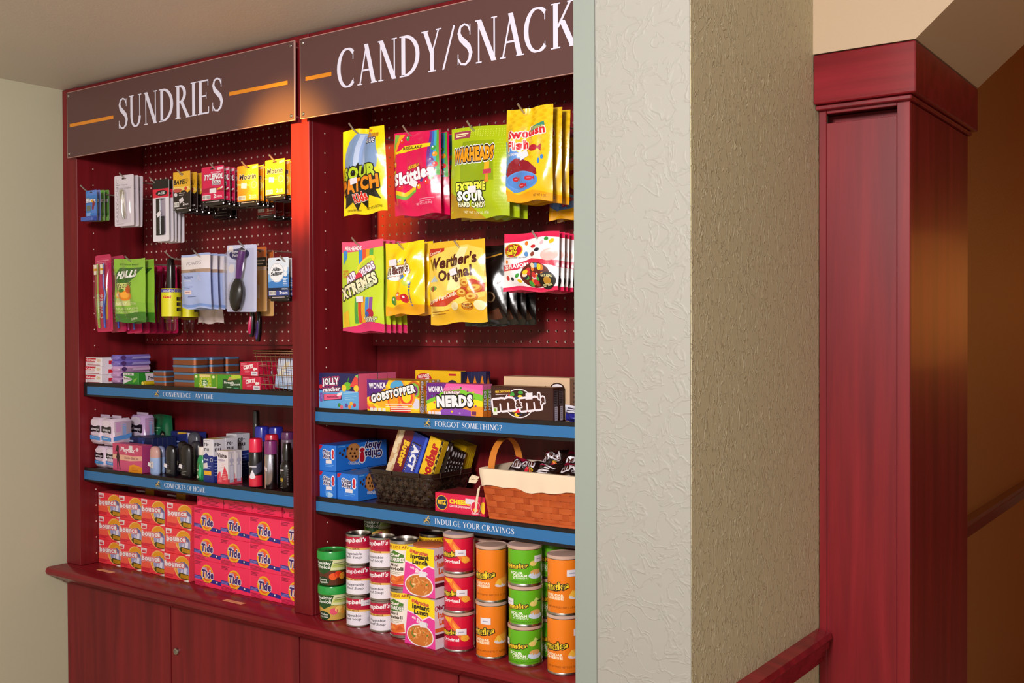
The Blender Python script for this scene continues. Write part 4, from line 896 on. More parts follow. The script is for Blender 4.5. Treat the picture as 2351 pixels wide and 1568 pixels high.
# ================================================================ goods on the shelves
def mpp(P): return (Vector((P[0], P[1], P[2]-H)).dot(WF))/FPX        # metres per pixel at a point
def carton(name, label, cat, W, D, Hh, base, front=None, side=None, top=None, group=None, ch=.0008, mt=None, sidecol=None, topcol=None):
    t = thing(name, label, cat, group=group); m = mt or PC
    obj('box', MB().box(-W/2, W/2, -D/2, D/2, 0, Hh, ch, lin(base)), m, t)
    if front: a = Art(W, Hh); front(a); obj('printed_front', a.build(front_map(-W/2, -D/2-.00005, 0)), m, t)
    if side or sidecol:
        a = Art(D, Hh)
        if sidecol: a.rect(1, 1, 99, 99, sidecol)
        if side: side(a)
        obj('printed_side', a.build(right_map(W/2+.00005, -D/2, 0)), m, t)
    if top or topcol:
        a = Art(W, D)
        if topcol: a.rect(.5, 1, 99.5, 99, topcol)
        if top: top(a)
        obj('printed_top', a.build(top_map(-W/2, -D/2, Hh+.00005)), m, t)
    return t
def xr(l, r, py, Y): a, b = at(l, py, Y).x, at(r, py, Y).x; return (a+b)/2, b-a
def put(t, x, yfront, D, z, rz=0): t.location = (x, yfront+D/2, z); t.rotation_euler = (0, 0, rad(rz)); return t

# ---------------------------------------------------------------- dryer sheet and detergent boxes on the worktop, left
def a_bou(a):
    a.poly([(0, 20), (40, 20), (50, 50), (20, 60), (0, 50)], '#F4604A').ell(74, 52, 33, 46, '#F3C06A', 30).ell(76, 52, 31, 43, '#E89A22', 30).ell(78, 42, 26, 34, '#EFC37A', 26).ell(78, 44, 24, 31, '#9C9AC8', 26)
    a.poly([(52, 60), (64, 72), (82, 76), (94, 66), (98, 52), (86, 58), (72, 60)], '#6A6494').poly([(78, 30), (82, 54), (92, 52), (90, 28)], '#E2DDEE').poly([(66, 30), (70, 46), (76, 44), (74, 28)], '#CFCBE4')
    a.poly([(56, 22), (64, 32), (99, 28), (99, 8), (74, 6), (62, 12)], '#4A4318').poly([(66, 12), (99, 10), (99, 25), (67, 27)], '#C88D14').lines(70, 22, 92, 3, 4, '#7a5a10', 1)
    a.poly([(99, 0), (99, 8), (86, 4), (78, 0)], '#F2E4DC').poly([(2, 76), (24, 78), (26, 97), (1, 98)], '#EEE3E6').rect(5, 80, 21, 88, '#D23A48').T('FREE', 6, 89, 14, 4, '#D23A48')
    a.T('bounce', 6, 48, 74, 20, '#F0E8EC', [('#F6C9B4', .17), ('#D8263E', .12)], b=.08, r=3).lines(4, 16, 46, 3, 4, '#B81C34', 2)
BW, BH, BD = .098, .0735, .05
rowname = ['bottom', 'middle', 'top']
proto = None
for ci, (l, r) in enumerate(((222, 272), (276, 324), (327, 377), (384, 440))):
    for ri in range(3):
        x, w = xr(l, r, 1250, 1.962)
        lab = 'red and orange dryer sheet box, %s row, %s column from the left' % (rowname[ri], ['first', 'second', 'third', 'fourth'][ci])
        if proto is None: o = proto = carton('dryer_sheet_box', lab, 'laundry box', w, BD, BH, '#F23C48', a_bou, sidecol='#F0475A', group='dryer sheet boxes on the worktop'); w0 = w
        else: o = dup(proto, (0, 0, 0), label=lab)
        put(o, max(x+(0, -.003, -.006)[2-ri]*.6, LB[0]+w0/2+.002), 1.962-.004*(2-ri) if ci == 3 else 1.962, BD, ZL+.0005+ri*(BH+.0005))
def a_tide(a):
    a.poly([(0, 40), (34, 38), (34, 24), (0, 26)], '#3A2E8C').poly([(50, 33), (100, 28), (100, 13), (50, 19)], '#33298A').lines(2, 34, 28, 3, 4, '#9E8FD8', 1.6, .2)
    a.ell(46, 50, 22, 36, '#F3B21C', 30).ell(46, 51, 17.5, 29, '#F0662C', 28).ell(47, 48, 12, 19, '#F3B62C', 24).ell(46, 58, 9, 14, '#F04A3C', 20)
    a.T('Tide', 27, 37, 40, 27, '#43246C', '#F1E6EE', .07, b=.06, r=-1, sh=.12).T('ULTRA', 30, 68, 16, 5, '#4a5fc0', '#E8DCEC', .1)
    a.rect(76, 19, 86, 28, '#1f1a58').ell(81, 24, 2.6, 3.4, '#E4E0F2', 10).lines(2, 92, 30, 3, 5, '#9C1440', 3, .3).lines(2, 15, 56, 4, 4.2, '#9C1440', 2.2, .4)
def a_tflat(a): a.T('DIRECTIONS', 40, 68, 20, 12, '#8E1038').lines(20, 50, 84, 4, 12, '#8E1038', 5, .15).poly([(2, 30), (8, 50), (2, 70)], '#8E1038')
proto = None; TH = .0735; TD = .10
tx = (444, 507, 574, 644, 718); TY = 1.943
for ci in range(4):
    for ri in range(3):
        x, w = xr(tx[ci], tx[ci+1], 1370, TY)
        if ci == 3: x = at(644, 1370, TY).x+.0445; w = .089
        lab = 'hot pink detergent box, %s row, %s detergent column' % (rowname[ri], ['first', 'second', 'third', 'fourth'][ci])
        if ci < 3 and proto is not None: o = dup(proto, (0, 0, 0), label=lab)
        elif ci == 3 and ri > 0: o = dup(p4, (0, 0, 0), label=lab)
        else:
            o = carton('detergent_box', lab, 'laundry box', .1215, TD, TH, '#F7315F', a_tide, sidecol='#F0406C', group='detergent boxes on the worktop')
            if ci == 3: p4 = o
            else: proto = o
        if ci == 3: x = at(644, 1370, TY).x+.0615
        put(o, x, TY+(.0 if ri == 1 else .001)+(.004 if ci == 0 else 0), TD, ZL+.0005+ri*(TH+.0005))
proto = None
for ci, (l, r) in enumerate(((455, 514), (514, 580), (580, 652), (652, 722))):
    x, w = xr(l, r, 1170, TY+.03); lab = 'hot pink detergent box lying flat on top, %s from the left' % ['first', 'second', 'third', 'fourth'][ci]
    if proto is None: o = proto = carton('detergent_box', lab, 'laundry box', .119, .074, .031, '#F7315F', a_tflat, sidecol='#F0406C', group='detergent boxes on the worktop')
    else: o = dup(proto, (0, 0, 0), label=lab)
    put(o, at(l, 1165, TY+.03).x+.06, TY+.026, .074, ZL+.001+3*(TH+.0005))
for i, (px, w) in enumerate(((327, 'left'), (398, 'right'))):
    o = carton('laundry_box', 'dark laundry box lying behind the dryer sheet boxes, %s one' % w, 'laundry box', .15, .06, .232, '#B01830', lambda a: a.rect(0, 90, 100, 100, '#7a1020').lines(30, 93, 60, 1, 2, '#E8D8E0', 2).rect(60, 88, 90, 98, '#C8861c'), group='boxes behind the dryer sheets')
    put(o, at(px, 1135, 2.06).x, 2.06, .06, ZL+.0005)
for i, (px, py, w) in enumerate(((243, 1311, 'in front of the dryer sheet boxes'), (537, 1382, 'in front of the detergent boxes'))):
    d = ray(px, py); p = d*((ZL-H)/d.z)
    a = Art(.075, .016).lines(16, 54, 84, 2, 26, '#C98A5a', 14)
    t = thing('price_label', 'small peach price label stuck on the worktop '+w, 'label', (p.x, p.y, ZL+.0003), group='price labels on the worktop')
    obj('sticker', MB().box(-.0375, .0375, -.008, .008, 0, .0003, 0, lin('#E8A878')), PC, t)
    obj('small_print', a.build(top_map(-.0375, -.008, .00035)), PC, t)

# ---------------------------------------------------------------- upper left shelf
def a_col(a): a.poly([(0, 50), (58, 50), (66, 94), (0, 94)], '#C81E38').T('Colgate', 6, 60, 52, 22, '#F3E9EE', b=.04).ell(80, 66, 12, 20, '#D9BFA8', 16).rect(10, 8, 88, 16, '#A8505C').lines(8, 38, 60, 2, 10, '#C8AEB8', 4)
x1_ = at(233, 850, 1.920).x; w = x1_-LB[0]-.004; x = x1_-w/2
proto = None
for k in range(3):
    lab = 'white and red toothpaste box, %s of the stack of three' % rowname[k]
    if proto is None: o = proto = carton('toothpaste_box', lab, 'toothpaste', w, .17, .0262, '#E9E0E8', a_col, lambda a: a.rect(14, 20, 34, 62, '#D8222E'), group='toothpaste boxes')
    else: o = dup(proto, (0, 0, 0), label=lab)
    put(o, x+(k == 2)*.002, 1.920, .17, S1+.0005+k*.0267)
for k, (c, n) in enumerate((('#C79AC8', 'pink toothbrush case, lowest of the stack'), ('#C79AC8', 'pink toothbrush case, second from the bottom'), ('#CDA0CC', 'pink toothbrush case just under the violet ones'), ('#7C6CC0', 'violet toothbrush case, lower of two'), ('#7F70C6', 'violet toothbrush case on top of the stack'))):
    t = thing('toothbrush_case', n, 'travel case', group='stacked toothbrush cases'); hc = .0172
    obj('case', MB().box(-.020, .020, -.060, .060, 0, hc, .0055, lin(c)), PL, t, smooth=50)
    d = Art(.120, hc).ell(17, 50, 7.5, 40, '#5A3A7A', 16).poly([(40, 20), (96, 30), (96, 70), (44, 60)], '#A79CDA' if k > 2 else '#DDBBDD')
    obj('printed_side', d.build(right_map(.0202, -.06, 0)), PL, t)
    put(t, at(246, 850, 1.94).x+.021, 1.95, .12, S1+.0005+k*.0176, [1, -1, 1.5, 0, -1][k])
def a_tri(a): a.rect(2, 76, 70, 96, '#D9CFD4').bars(8, 78, 62, 94, 9).poly([(4, 4), (60, 44), (56, 52), (4, 74)], '#E3D6E2').T('Trident', 6, 42, 48, 14, '#5A4630', b=.05).poly([(62, 12), (80, 30), (92, 62), (70, 44)], '#78B83A')
def a_tris(a): a.poly([(45, 20), (100, 20), (100, 96), (38, 96)], '#E3D6E2').T('Trident', 52, 42, 60, 26, '#3A2A20', b=.05, sh=.2)
x, w = xr(282, 318, 870, 1.930)
put(carton('gum_box', 'green chewing gum box with a white arrow logo', 'gum', w, .06, .036, '#2E8A2E', a_tri, a_tris, group='gum'), x, 1.930, .06, S1+.0005)
x = at(332, 880, 1.932).x; t = thing('candy_roll', 'small gold foil candy roll beside the green gum box', 'candy', (x, 1.931, S1+.0065), group='gum')
obj('roll', MB().tube([(0, 0, 0), (.0, .04, 0)], .006, 12, col=lin('#D8B818')), PF, t, smooth=50); obj('twisted_end', MB().tube([(0, -.0005, 0), (0, -.006, 0)], [.0045, .0058], 10, col=lin('#E8D050')), PF, t, smooth=50)
TINB = mat('blue_tin_lid', '#5B80A8', rough=.3, metal=.3); TINC = mat('copper_tin', '#9A5A3C', rough=.32, metal=.6)
def tin(W, D, Hh, label, group):
    t = thing('mint_tin', label, 'tin', group=group)
    def rr(o, z0, z1):
        n = 5; P = []; r = .012 if W > .07 else .008
        for cx, cy, a0 in ((W/2-r, -D/2+r, -90), (W/2-r, D/2-r, 0), (-W/2+r, D/2-r, 90), (-W/2+r, -D/2+r, 180)): P += [(cx+(r+o)*math.cos(rad(a0+90*i/n)), cy+(r+o)*math.sin(rad(a0+90*i/n))) for i in range(n+1)]
        m = len(P); V = [(x, y, z) for z in (z0, z1) for x, y in P]
        return MB().add(V, [(k, (k+1) % m, m+(k+1) % m, m+k) for k in range(m)]+[tuple(range(m-1, -1, -1)), tuple(range(m, 2*m))])
    obj('base', rr(0, 0, Hh*.68), TINC, t, smooth=40); obj('lid', rr(.0012, Hh*.68, Hh*.97), TINB, t, smooth=40)
    return t
x, w = xr(352, 379, 880, 1.93); proto = None
for k in range(3):
    lab = 'small blue lidded copper mint tin, %s of three' % rowname[k]
    if proto is None: o = proto = tin(w, .04, .0148, lab, 'small mint tins')
    else: o = dup(proto, (0, 0, 0), label=lab)
    put(o, x-.002*k, 1.930, .04, S1+.0005+k*.015, k)
x, w = xr(396, 449, 870, 1.932); proto = None
for j in range(3):
    for k in range(4):
        lab = 'blue lidded copper storage tin, %s stack, %s' % (['front', 'middle', 'rear'][j], ['bottom', 'second up', 'third up', 'top'][k])
        if proto is None: o = proto = tin(w, .052, .0208, lab, 'blue lidded tins')
        else: o = dup(proto, (0, 0, 0), label=lab)
        put(o, x-.004*(k > 1), 1.932+j*.057, .052, S1+.0005+k*.0211)
def a_tic(a): a.poly([(0, 0), (22, 0), (26, 100), (0, 100)], '#5B9A1E').poly([(78, 0), (100, 0), (100, 100), (76, 100)], '#5B9A1E').poly([(24, 78), (72, 80), (70, 98), (24, 98)], '#E6D08A').ell(48, 40, 15, 26, '#E9EFC8', 16).poly([(36, 22), (58, 18), (62, 50), (56, 62), (36, 60)], '#2F7A1E').T('tic', 40, 42, 16, 14, '#F0F4DC', b=.04).T('tac', 40, 24, 17, 14, '#F0F4DC', b=.04).dots([(26, 30), (28, 54), (70, 52), (72, 30), (34, 70), (64, 68), (30, 18), (66, 14)], '#E4EBA8', 2).rect(44, 2, 100, 12, '#E8DCC8').ell(9, 82, 6, 10, '#E4EBA8', 10).ell(87, 82, 6, 10, '#E4EBA8', 10)
x, w = xr(446, 497, 880, 1.928)
put(carton('mint_box', 'lime green mint display box with a leaf logo', 'mints', w, .055, .039, '#A9C01E', a_tic, topcol='#D8B88C', group='mint boxes'), x, 1.928, .055, S1+.0005)
def a_bre(a): a.poly([(22, 0), (99, 0), (97, 68), (24, 70)], '#244A22').poly([(44, 60), (84, 70), (80, 92), (50, 84)], '#C89A62').poly([(60, 72), (100, 78), (100, 99), (60, 99)], '#B8CC3A').T('Breath', 30, 40, 40, 14, '#D5D9D0', b=.05).T('Savers', 56, 26, 40, 14, '#D5D9D0', b=.05, r=3).rect(40, 10, 60, 16, '#A9C9A8').rect(70, 8, 90, 13, '#4aa080')
x, w = xr(499, 553, 880, 1.926)
put(carton('mint_box', 'green breath mint display box left of the red ones', 'mints', w, .055, .040, '#4A9A22', a_bre, topcol='#D8B88C', group='mint boxes'), x, 1.926, .055, S1+.0005)
def a_cer(a): a.T('CERTS', 20, 46, 52, 24, '#F2E6EA', b=.09, r=8, sh=.2).ell(80, 50, 7, 12, '#F0E2E2', 12).ell(90, 52, 6, 9, '#F0E2E2', 12).lines(6, 86, 40, 2, 10, '#EBA9B4', 3).rect(62, 4, 98, 34, '#DED6E2').lines(68, 16, 92, 1, 4, '#8a8494', 6).lines(26, 34, 56, 2, 8, '#E890A0', 3)
x, w = xr(556, 597, 870, 1.926); proto = None
for k, (lab, yy) in enumerate((('lower red mint box beside the wire basket', 1.926), ('upper red mint box beside the wire basket', 1.924), ('red mint box behind the front pair, lower', 1.974), ('red mint box behind the front pair, upper', 1.974))):
    if proto is None: o = proto = carton('mint_box', lab, 'mints', w, .045, .0375, '#C81A40', a_cer, lambda a: a.lines(20, 80, 70, 2, 12, '#E890A0', 4), topcol='#E4D0B8', group='red mint boxes')
    else: o = dup(proto, (0, 0, 0), label=lab)
    put(o, x-(k % 2)*.006, yy, .045, S1+.0005+(k % 2)*.0385)
# wire basket
wb = thing('wire_basket', 'chrome wire basket of tissue packs beside the divider', 'basket', (0, 0, 0))
bx0, bx1 = at(583, 808, 1.925).x, -2.062; by0, by1 = 1.924, 2.06; cx0b = at(601, 902, 1.93).x; zb, zt = S1+.003, at(640, 806, 1.925).z
GOLD = mat('warm_chrome', '#C9A58C', rough=.18, metal=1)
wb.location = ((bx0+bx1)/2, by0, S1); ox, oy, oz = wb.location
def P3(x, y, z): return (x-ox, y-oy, z-oz)
for dz in (0, -.006): obj('rim', MB().tube([P3(bx0, by0, zt+dz), P3(bx1, by0, zt+dz), P3(bx1, by1, zt+dz), P3(bx0, by1, zt+dz)], .0018, 8, True), GOLD, wb, smooth=60)
ti = .006
nV = 9
for k in range(nV):
    f = k/(nV-1); xt = bx0+.008+(bx1-bx0-.012)*f; xb = cx0b+(bx1-.004-cx0b)*f
    obj('wire', MB().tube([P3(xt, by0, zt-.004), P3(xb, by0+ti, zb), P3(xb, by1-ti, zb), P3(xt, by1, zt-.004)], .0011, 6), GOLD, wb, smooth=60)
for k in range(4):
    f = (k+.6)/4.2; z = zb+(zt-zb)*f; xa = cx0b+(bx0-cx0b)*f
    obj('wire', MB().tube([P3(xa, by0+ti*(1-f), z), P3(bx1-.002, by0+ti*(1-f), z), P3(bx1-.002, by1-ti*(1-f), z), P3(xa, by1-ti*(1-f), z)], .0011, 6, True), GOLD, wb, smooth=60)
def a_tis(a): a.poly([(0, 0), (100, 0), (100, 30), (0, 44)], '#A9C0E2').poly([(10, 40), (40, 90), (60, 90), (30, 40)], '#E6DCC4').ell(60, 30, 26, 14, '#C4CFEA', 16).lines(24, 62, 74, 2, 8, '#6A7FB8', 2).lines(20, 18, 80, 2, 8, '#7f93c4', 2)
for k in range(3):
    t = carton('tissue_pack', ['pale blue tissue pack leaning at the front of the wire basket', 'pale blue tissue pack in the middle of the wire basket', 'pale blue tissue pack at the back of the wire basket'][k], 'tissues', .085, .024, .078, '#CDD6EC', a_tis, group='tissue packs in the wire basket', ch=.004, mt=PF)
    t.location = (-2.122+k*.003, 1.955+k*.028, S1+.007); t.rotation_euler = (rad(-3), rad(4-2*k), 0)

# ---------------------------------------------------------------- lower left shelf
def padpack(label, W, D, Hh, c='#DCC6DA'):
    t = thing('pad_pack', label, 'pads', group='lilac sanitary pad packs')
    b = MB().grid(1, 1, lambda u, v: (0, 0, 0)); b = MB()
    n = 10
    def sp(u, v, s):
        return None
    b.box(-W/2, W/2, -D/2, D/2, 0, Hh, .009, lin(c)); obj('pack', b, PF, t, smooth=60)
    a = Art(W-.006, Hh-.010).poly([(2, 74), (98, 74), (98, 46), (60, 40), (2, 48)], '#1d1420').T('always', 14, 55, 72, 11, '#D9D0DC', b=.03, r=-3, sh=.2).ell(50, 86, 40, 16, '#E6D6E6', 18).poly([(2, 14), (98, 10), (98, 26), (2, 32)], '#4A90D8').lines(20, 22, 70, 1, 4, '#CFE0F4', 2).ell(50, 40, 42, 8, '#D9C8E0', 16)
    obj('printed_front', a.build(front_map(-W/2+.003, -D/2-.0002, .005)), PF, t)
    a = Art(D-.012, Hh-.012).poly([(0, 10), (100, 20), (100, 42), (0, 28)], '#5A94DC').rect(50, 34, 70, 86, '#8FA8DC').rect(14, 50, 40, 90, '#D29ACA').lines(10, 90, 90, 3, 8, '#C8A0CC', 3)
    obj('printed_side', a.build(right_map(W/2+.0002, -D/2+.006, .006)), PF, t)
    obj('crimp', MB().box(-W*.4, W*.4, -.001, .001, Hh, Hh+.007, 0, lin('#C9B4CC')), PF, t)
    return t
zb2 = S2+.0005
put(padpack('lilac pad pack, lower left of the pile', .052, .07, .066), at(223, 1050, 1.94).x+.002, 1.945, .07, zb2)
put(padpack('lilac pad pack, lower right of the pile', .052, .07, .066), at(247, 1050, 1.94).x+.006, 1.945, .07, zb2)
put(padpack('lilac pad pack, upper left of the pile', .056, .075, .082), at(216, 1000, 1.93).x, 1.932, .075, zb2+.074, 2)
put(padpack('lilac pad pack, upper right of the pile', .058, .075, .082), at(244, 1000, 1.93).x+.003, 1.928, .075, zb2+.074, -1)
put(padpack('lilac pad pack at the back beside the green bag', .07, .05, .10, '#C9A6D2'), at(312, 990, 2.03).x, 2.03, .05, zb2+.060)
o = put(carton('pad_box', 'plain lilac box under the rear pad pack', 'pads', .07, .06, .058, '#B592C2', lambda a: a.rect(10, 20, 90, 60, '#8f74ac'), group='lilac sanitary pad packs'), at(312, 990, 2.03).x, 2.03, .06, zb2)
gb = make_bag('snack_bag', 'crumpled dark green bag behind the lilac packs', 'bag', .10, .155, .02, '#1F6A44', lambda a: a.poly([(0, 40), (50, 50), (100, 30), (100, 0), (0, 0)], '#2E5A30').lines(8, 72, 50, 2, 5, '#9CC8A8', 2).ell(62, 60, 14, 8, '#141a14', 14).ell(62, 58, 9, 5, '#c89a7a', 12), 61, wr=.006)
gb.location = (at(364, 990, 2.10).x, 2.115, zb2+.156)
a_pl = lambda a: (a.poly([(0, 60), (30, 64), (70, 58), (100, 62), (100, 46), (60, 40), (0, 44)], '#E6B098').poly([(0, 60), (100, 62), (100, 100), (0, 100)], '#C84A6E').poly([(54, 0), (100, 0), (100, 22), (72, 30), (58, 24)], '#E8901C').T('Playtex', 28, 74, 46, 15, '#F4E4EA', b=.04, r=-2, sh=.2).T('Gentle Glide 360', 40, 47, 48, 8, '#7a2a4a', sh=.2).poly([(14, 92), (19, 96), (22, 88), (21, 70), (25, 50), (23, 40), (27, 6), (24, 6), (20, 36), (19, 36), (19, 6), (16, 6), (15, 40), (12, 50), (16, 68), (12, 74), (8, 66), (13, 84)], '#3a1420').ell(84, 84, 5, 7, '#E9C9D6', 12).rect(56, 80, 68, 96, '#E6DAE0').lines(66, 18, 92, 3, 5, '#B05a10', 1.6))
x, w = xr(259, 326, 1060, 1.932)
put(carton('tampon_box', 'pink box with a dark walking figure', 'box', w, .036, .083, '#D0527C', a_pl, sidecol='#A83A72'), x, 1.932, .036, zb2)
# navy boxes in a row, one behind the other
proto = None; x, w = xr(293, 351, 1020, 1.990)
def a_nav(a): a.poly([(24, 0), (50, 0), (70, 99), (44, 99)], '#23346E').poly([(40, 10), (52, 10), (66, 90), (58, 90)], '#3A55A0').lines(6, 84, 24, 4, 14, '#A9B4D8', 5, .3).lines(66, 72, 92, 1, 4, '#C9CFE6', 8).lines(70, 50, 94, 3, 14, '#8E9ACB', 4, .3)
for k in range(5):
    lab = 'navy blue slim box, %s in the row behind the pink box' % ORD[k]
    if proto is None: o = proto = carton('navy_box', lab, 'box', w, .016, .098, '#131C4A', a_nav, sidecol='#1B2658', group='navy slim boxes')
    else: o = dup(proto, (0, 0, 0), label=lab)
    put(o, x, 1.990+k*.0172, .016, zb2)
x, w = xr(392, 446, 1005, 2.08)
put(carton('blue_box', 'large dark blue box with a torn white corner at the back', 'box', w, .045, .112, '#1A2668', lambda a: a.poly([(60, 60), (99, 50), (99, 99), (70, 99)], '#2A3A8C').poly([(72, 99), (86, 99), (88, 40), (78, 44)], '#D9D3E4').poly([(30, 92), (70, 97), (70, 99), (30, 99)], '#D8A828').lines(10, 70, 40, 3, 10, '#8EA0D4', 4), sidecol='#26348A'), x, 2.08, .045, zb2)
def stick(label, px, Y, hpx, wpx, body, capc, clear=False, name='deodorant'):
    P = at(px, 1090, Y); m = mpp(P); r = wpx*m/2; hh = hpx*m
    t = thing(name, label, 'deodorant', (P.x, Y+r*.6, zb2), group='deodorant sticks')
    obj('body', MB().lathe([(r*.86, 0), (r*.95, .003), (r, hh*.1), (r, hh*.6)], 22, col=lin(body), sy=.62), PL, t, smooth=50)
    obj('cap', MB().lathe([(r*1.01, hh*.6), (r*1.01, hh*.75), (r*.93, hh*.88), (r*.72, hh*.96), (r*.3, hh*.997), (.0005, hh)], 22, col=lin(capc), sy=.62, capb=False), PL, t, smooth=50)
    a = Art(r*1.5, hh*.4).rect(5, 40, 60, 95, '#D9CCC6' if clear else '#2b2626').lines(10, 30, 80, 3, 10, '#7a88b8' if clear else '#777', 4).lines(14, 70, 52, 2, 14, '#8C86A0', 5)
    obj('printed_label', a.build(lambda u, v, d: Vector(((r+.0004+d)*math.cos(rad(-125)+u/r), (r*.62+.0004+d)*math.sin(rad(-125)+u/r), hh*.08+v)), 10), PL, t)
    price(t, -r*.35, -r*.62-.003, hh*.36, 15, .014, .011)
    return t
stick('pale blue deodorant stick with a clear pinkish cap', 349, 1.936, 65, 31, '#9DB4E2', '#C99A94', True)
stick('pale blue deodorant stick behind the first one', 349+13, 1.966, 62, 28, '#9DB4E2', '#8890b8', True)
stick('black deodorant stick beside the pale blue one', 386, 1.936, 72, 32, '#15131A', '#1B181C')
stick('black deodorant stick left of the green mouthwash', 421, 1.936, 79, 36, '#140F10', '#1A1414')
stick('black deodorant stick in the second row, left', 412, 1.985, 76, 34, '#15131A', '#20191c')
stick('dark grey deodorant stick in the second row, right', 443, 1.985, 80, 36, '#1C1A22', '#34323C')
stick('dark grey deodorant stick in the third row', 438, 2.035, 92, 38, '#26242C', '#4A4A58')
P = at(453, 1090, 1.936); m = mpp(P); r = 13.5*m; hh = 76*m
t = thing('mouthwash_bottle', 'small green mouthwash bottle with a white cap', 'bottle', (P.x, 1.936+r, zb2))
obj('bottle', MB().lathe([(r*.8, 0), (r, .004), (r, hh*.5), (r*.8, hh*.66), (r*.55, hh*.73), (r*.55, hh*.76)], 20, col=lin('#1E8A4E'), sy=.75), PL, t, smooth=50)
obj('cap', MB().lathe([(r*.66, hh*.755), (r*.68, hh*.8), (r*.68, hh*.97), (r*.6, hh)], 20, col=lin('#E4D8D0'), sy=.8), PL, t, smooth=50)
a = Art(r*1.7, hh*.5).rect(0, 0, 60, 100, '#3E6A3A').ell(30, 58, 22, 14, '#1F4A26', 14).T('Scope', 6, 52, 44, 14, '#E4D0C0', b=.04).poly([(0, 0), (60, 10), (40, 24), (0, 20)], '#D9E4D0').poly([(60, 100), (90, 60), (80, 0), (50, 30), (56, 70)], '#3CC07E')
obj('printed_label', a.build(lambda u, v, d: Vector(((r+.0004+d)*math.cos(rad(-140)+u/r), (r*.75+.0004+d)*math.sin(rad(-140)+u/r), hh*.03+v)), 10), PL, t)
def a_ren(a): a.rect(0, 0, 100, 62, '#22307E').poly([(0, 60), (30, 68), (70, 58), (100, 56), (100, 50), (0, 50)], '#22307E').T('re-', 10, 84, 44, 10, '#2E2A34', b=.02).T('nu', 12, 72, 44, 10, '#2E2A34', b=.02).lines(6, 96, 70, 1, 2, '#9A94A4', 1.2).T('fresh', 10, 50, 40, 5, '#C9CEE8', b=.03).ell(82, 52, 13, 0, '#E4E0EA', 16, circ=True).ell(82, 52, 10, 0, '#22307E', 16, circ=True).rect(8, 16, 80, 26, '#E8AE28').lines(8, 36, 80, 2, 5, '#8E9AD0', 1.4).poly([(0, 30), (44, 34), (40, 46), (0, 42)], '#DDD2D4')
def a_rens(a): a.rect(0, 0, 100, 60, '#22307E').T('re-', 12, 84, 48, 10, '#2E2A34', b=.02).T('nu', 14, 72, 48, 10, '#2E2A34', b=.02).lines(10, 50, 90, 6, 7, '#8E9AD0', 1.6)
x, w = xr(467, 489.5, 1060, 1.930)
put(carton('lens_solution_box', 'front white and navy lens solution box', 'box', w, .043, .1205, '#DCD8E2', a_ren, a_rens, topcol='#E0BC7A', group='lens solution boxes'), x, 1.930, .043, zb2)
put(carton('lens_solution_box', 'white and navy lens solution box, second in its row', 'box', w, .043, .1205, '#DCD8E2', a_ren, a_rens, group='lens solution boxes'), x, 1.974, .043, zb2)
x, w = xr(519, 543, 1000, 2.045); hh3 = at(543, 997, 2.045).z-zb2
put(carton('lens_solution_box', 'taller lens solution box standing at the back', 'box', w, .05, hh3, '#DCD8E2', a_ren, a_rens, group='lens solution boxes'), x, 2.045, .05, zb2)
def a_vis(a): a.poly([(0, 0), (100, 0), (100, 30), (70, 56), (40, 20), (20, 40), (0, 24)], '#D83A4C').T('Visine', 4, 80, 84, 12, '#3A2030', b=.04).ell(40, 72, 38, 3.4, '#B9A8C0', 16).lines(40, 60, 70, 3, 5, '#E0A0A0', 1.4).poly([(6, 6), (30, 40), (44, 6)], '#E86878').lines(50, 34, 90, 5, 5, '#F0B0B8', 1.2)
def a_viss(a): a.rect(0, 0, 100, 16, '#D8485C').poly([(26, 6), (84, 6), (84, 58), (70, 60), (70, 66), (84, 66), (84, 76), (64, 78), (60, 92), (50, 92), (46, 78), (26, 76), (26, 66), (40, 66), (40, 60), (26, 58)], '#B9B4CC').rect(32, 14, 78, 56, '#D9D4E6').lines(10, 96, 90, 2, 3, '#A9A4B4', 1)
x, w = xr(499, 523, 1090, 1.926)
put(carton('eye_drop_box', 'red and white eye drop box, front one', 'eye drops', w, .0245, .092, '#E6DCE2', a_vis, a_viss, topcol='#E4C89A', group='eye drop boxes'), x, 1.926, .0245, zb2)
put(carton('eye_drop_box', 'red and white eye drop box, rear one', 'eye drops', w, .0245, .092, '#E6DCE2', a_vis, a_viss, group='eye drop boxes'), x, 1.9515, .0245, zb2)
def spray(label, px, Y, wpx, hpx, body, capc, art=None, mt=None, name='spray_can', capf=.72, metal=None):
    P = at(px, 1120, Y); m = mpp(P); r = wpx*m/2; hh = hpx*m
    t = thing(name, label, 'can', (P.x, Y+r, zb2), group='spray cans on the lower left shelf')
    obj('can', MB().lathe([(r*.9, 0), (r, .002), (r, hh*capf-.002), (r*.94, hh*capf)], 26, col=lin(body)), metal or PM, t, smooth=50)
    obj('cap', MB().lathe([(r*.99, hh*capf), (r*.99, hh*.955), (r*.9, hh*.99), (r*.6, hh), (.0005, hh)], 26, col=lin(capc), capb=False), PL, t, smooth=50)
    if art:
        a = Art(r*3.0, hh*(capf-.06)); art(a)
        obj('printed_label', a.build(cyl_map(r+.0002, hh*.02, rad(-145)), 14, None, nf=cyl_nrm(r, rad(-145))), PM, t)
    return t
a_shv = lambda a: (a.rect(0, 0, 100, 34, '#D8203C').poly([(50, 34), (100, 50), (100, 80), (40, 60)], '#3A3A50').poly([(24, 28), (60, 28), (54, 40), (43, 52), (32, 40)], '#E6E0EA').ell(42, 30, 18, 6, '#E6E0EA', 14).lines(24, 60, 66, 1, 4, '#D9D2DC', 3).poly([(0, 56), (16, 62), (20, 76), (0, 74)], '#E4D2CC'))
spray('red and black shaving foam can with a red cap', 575.5, 1.928, 31, 113, '#140F12', '#E21E46', a_shv)
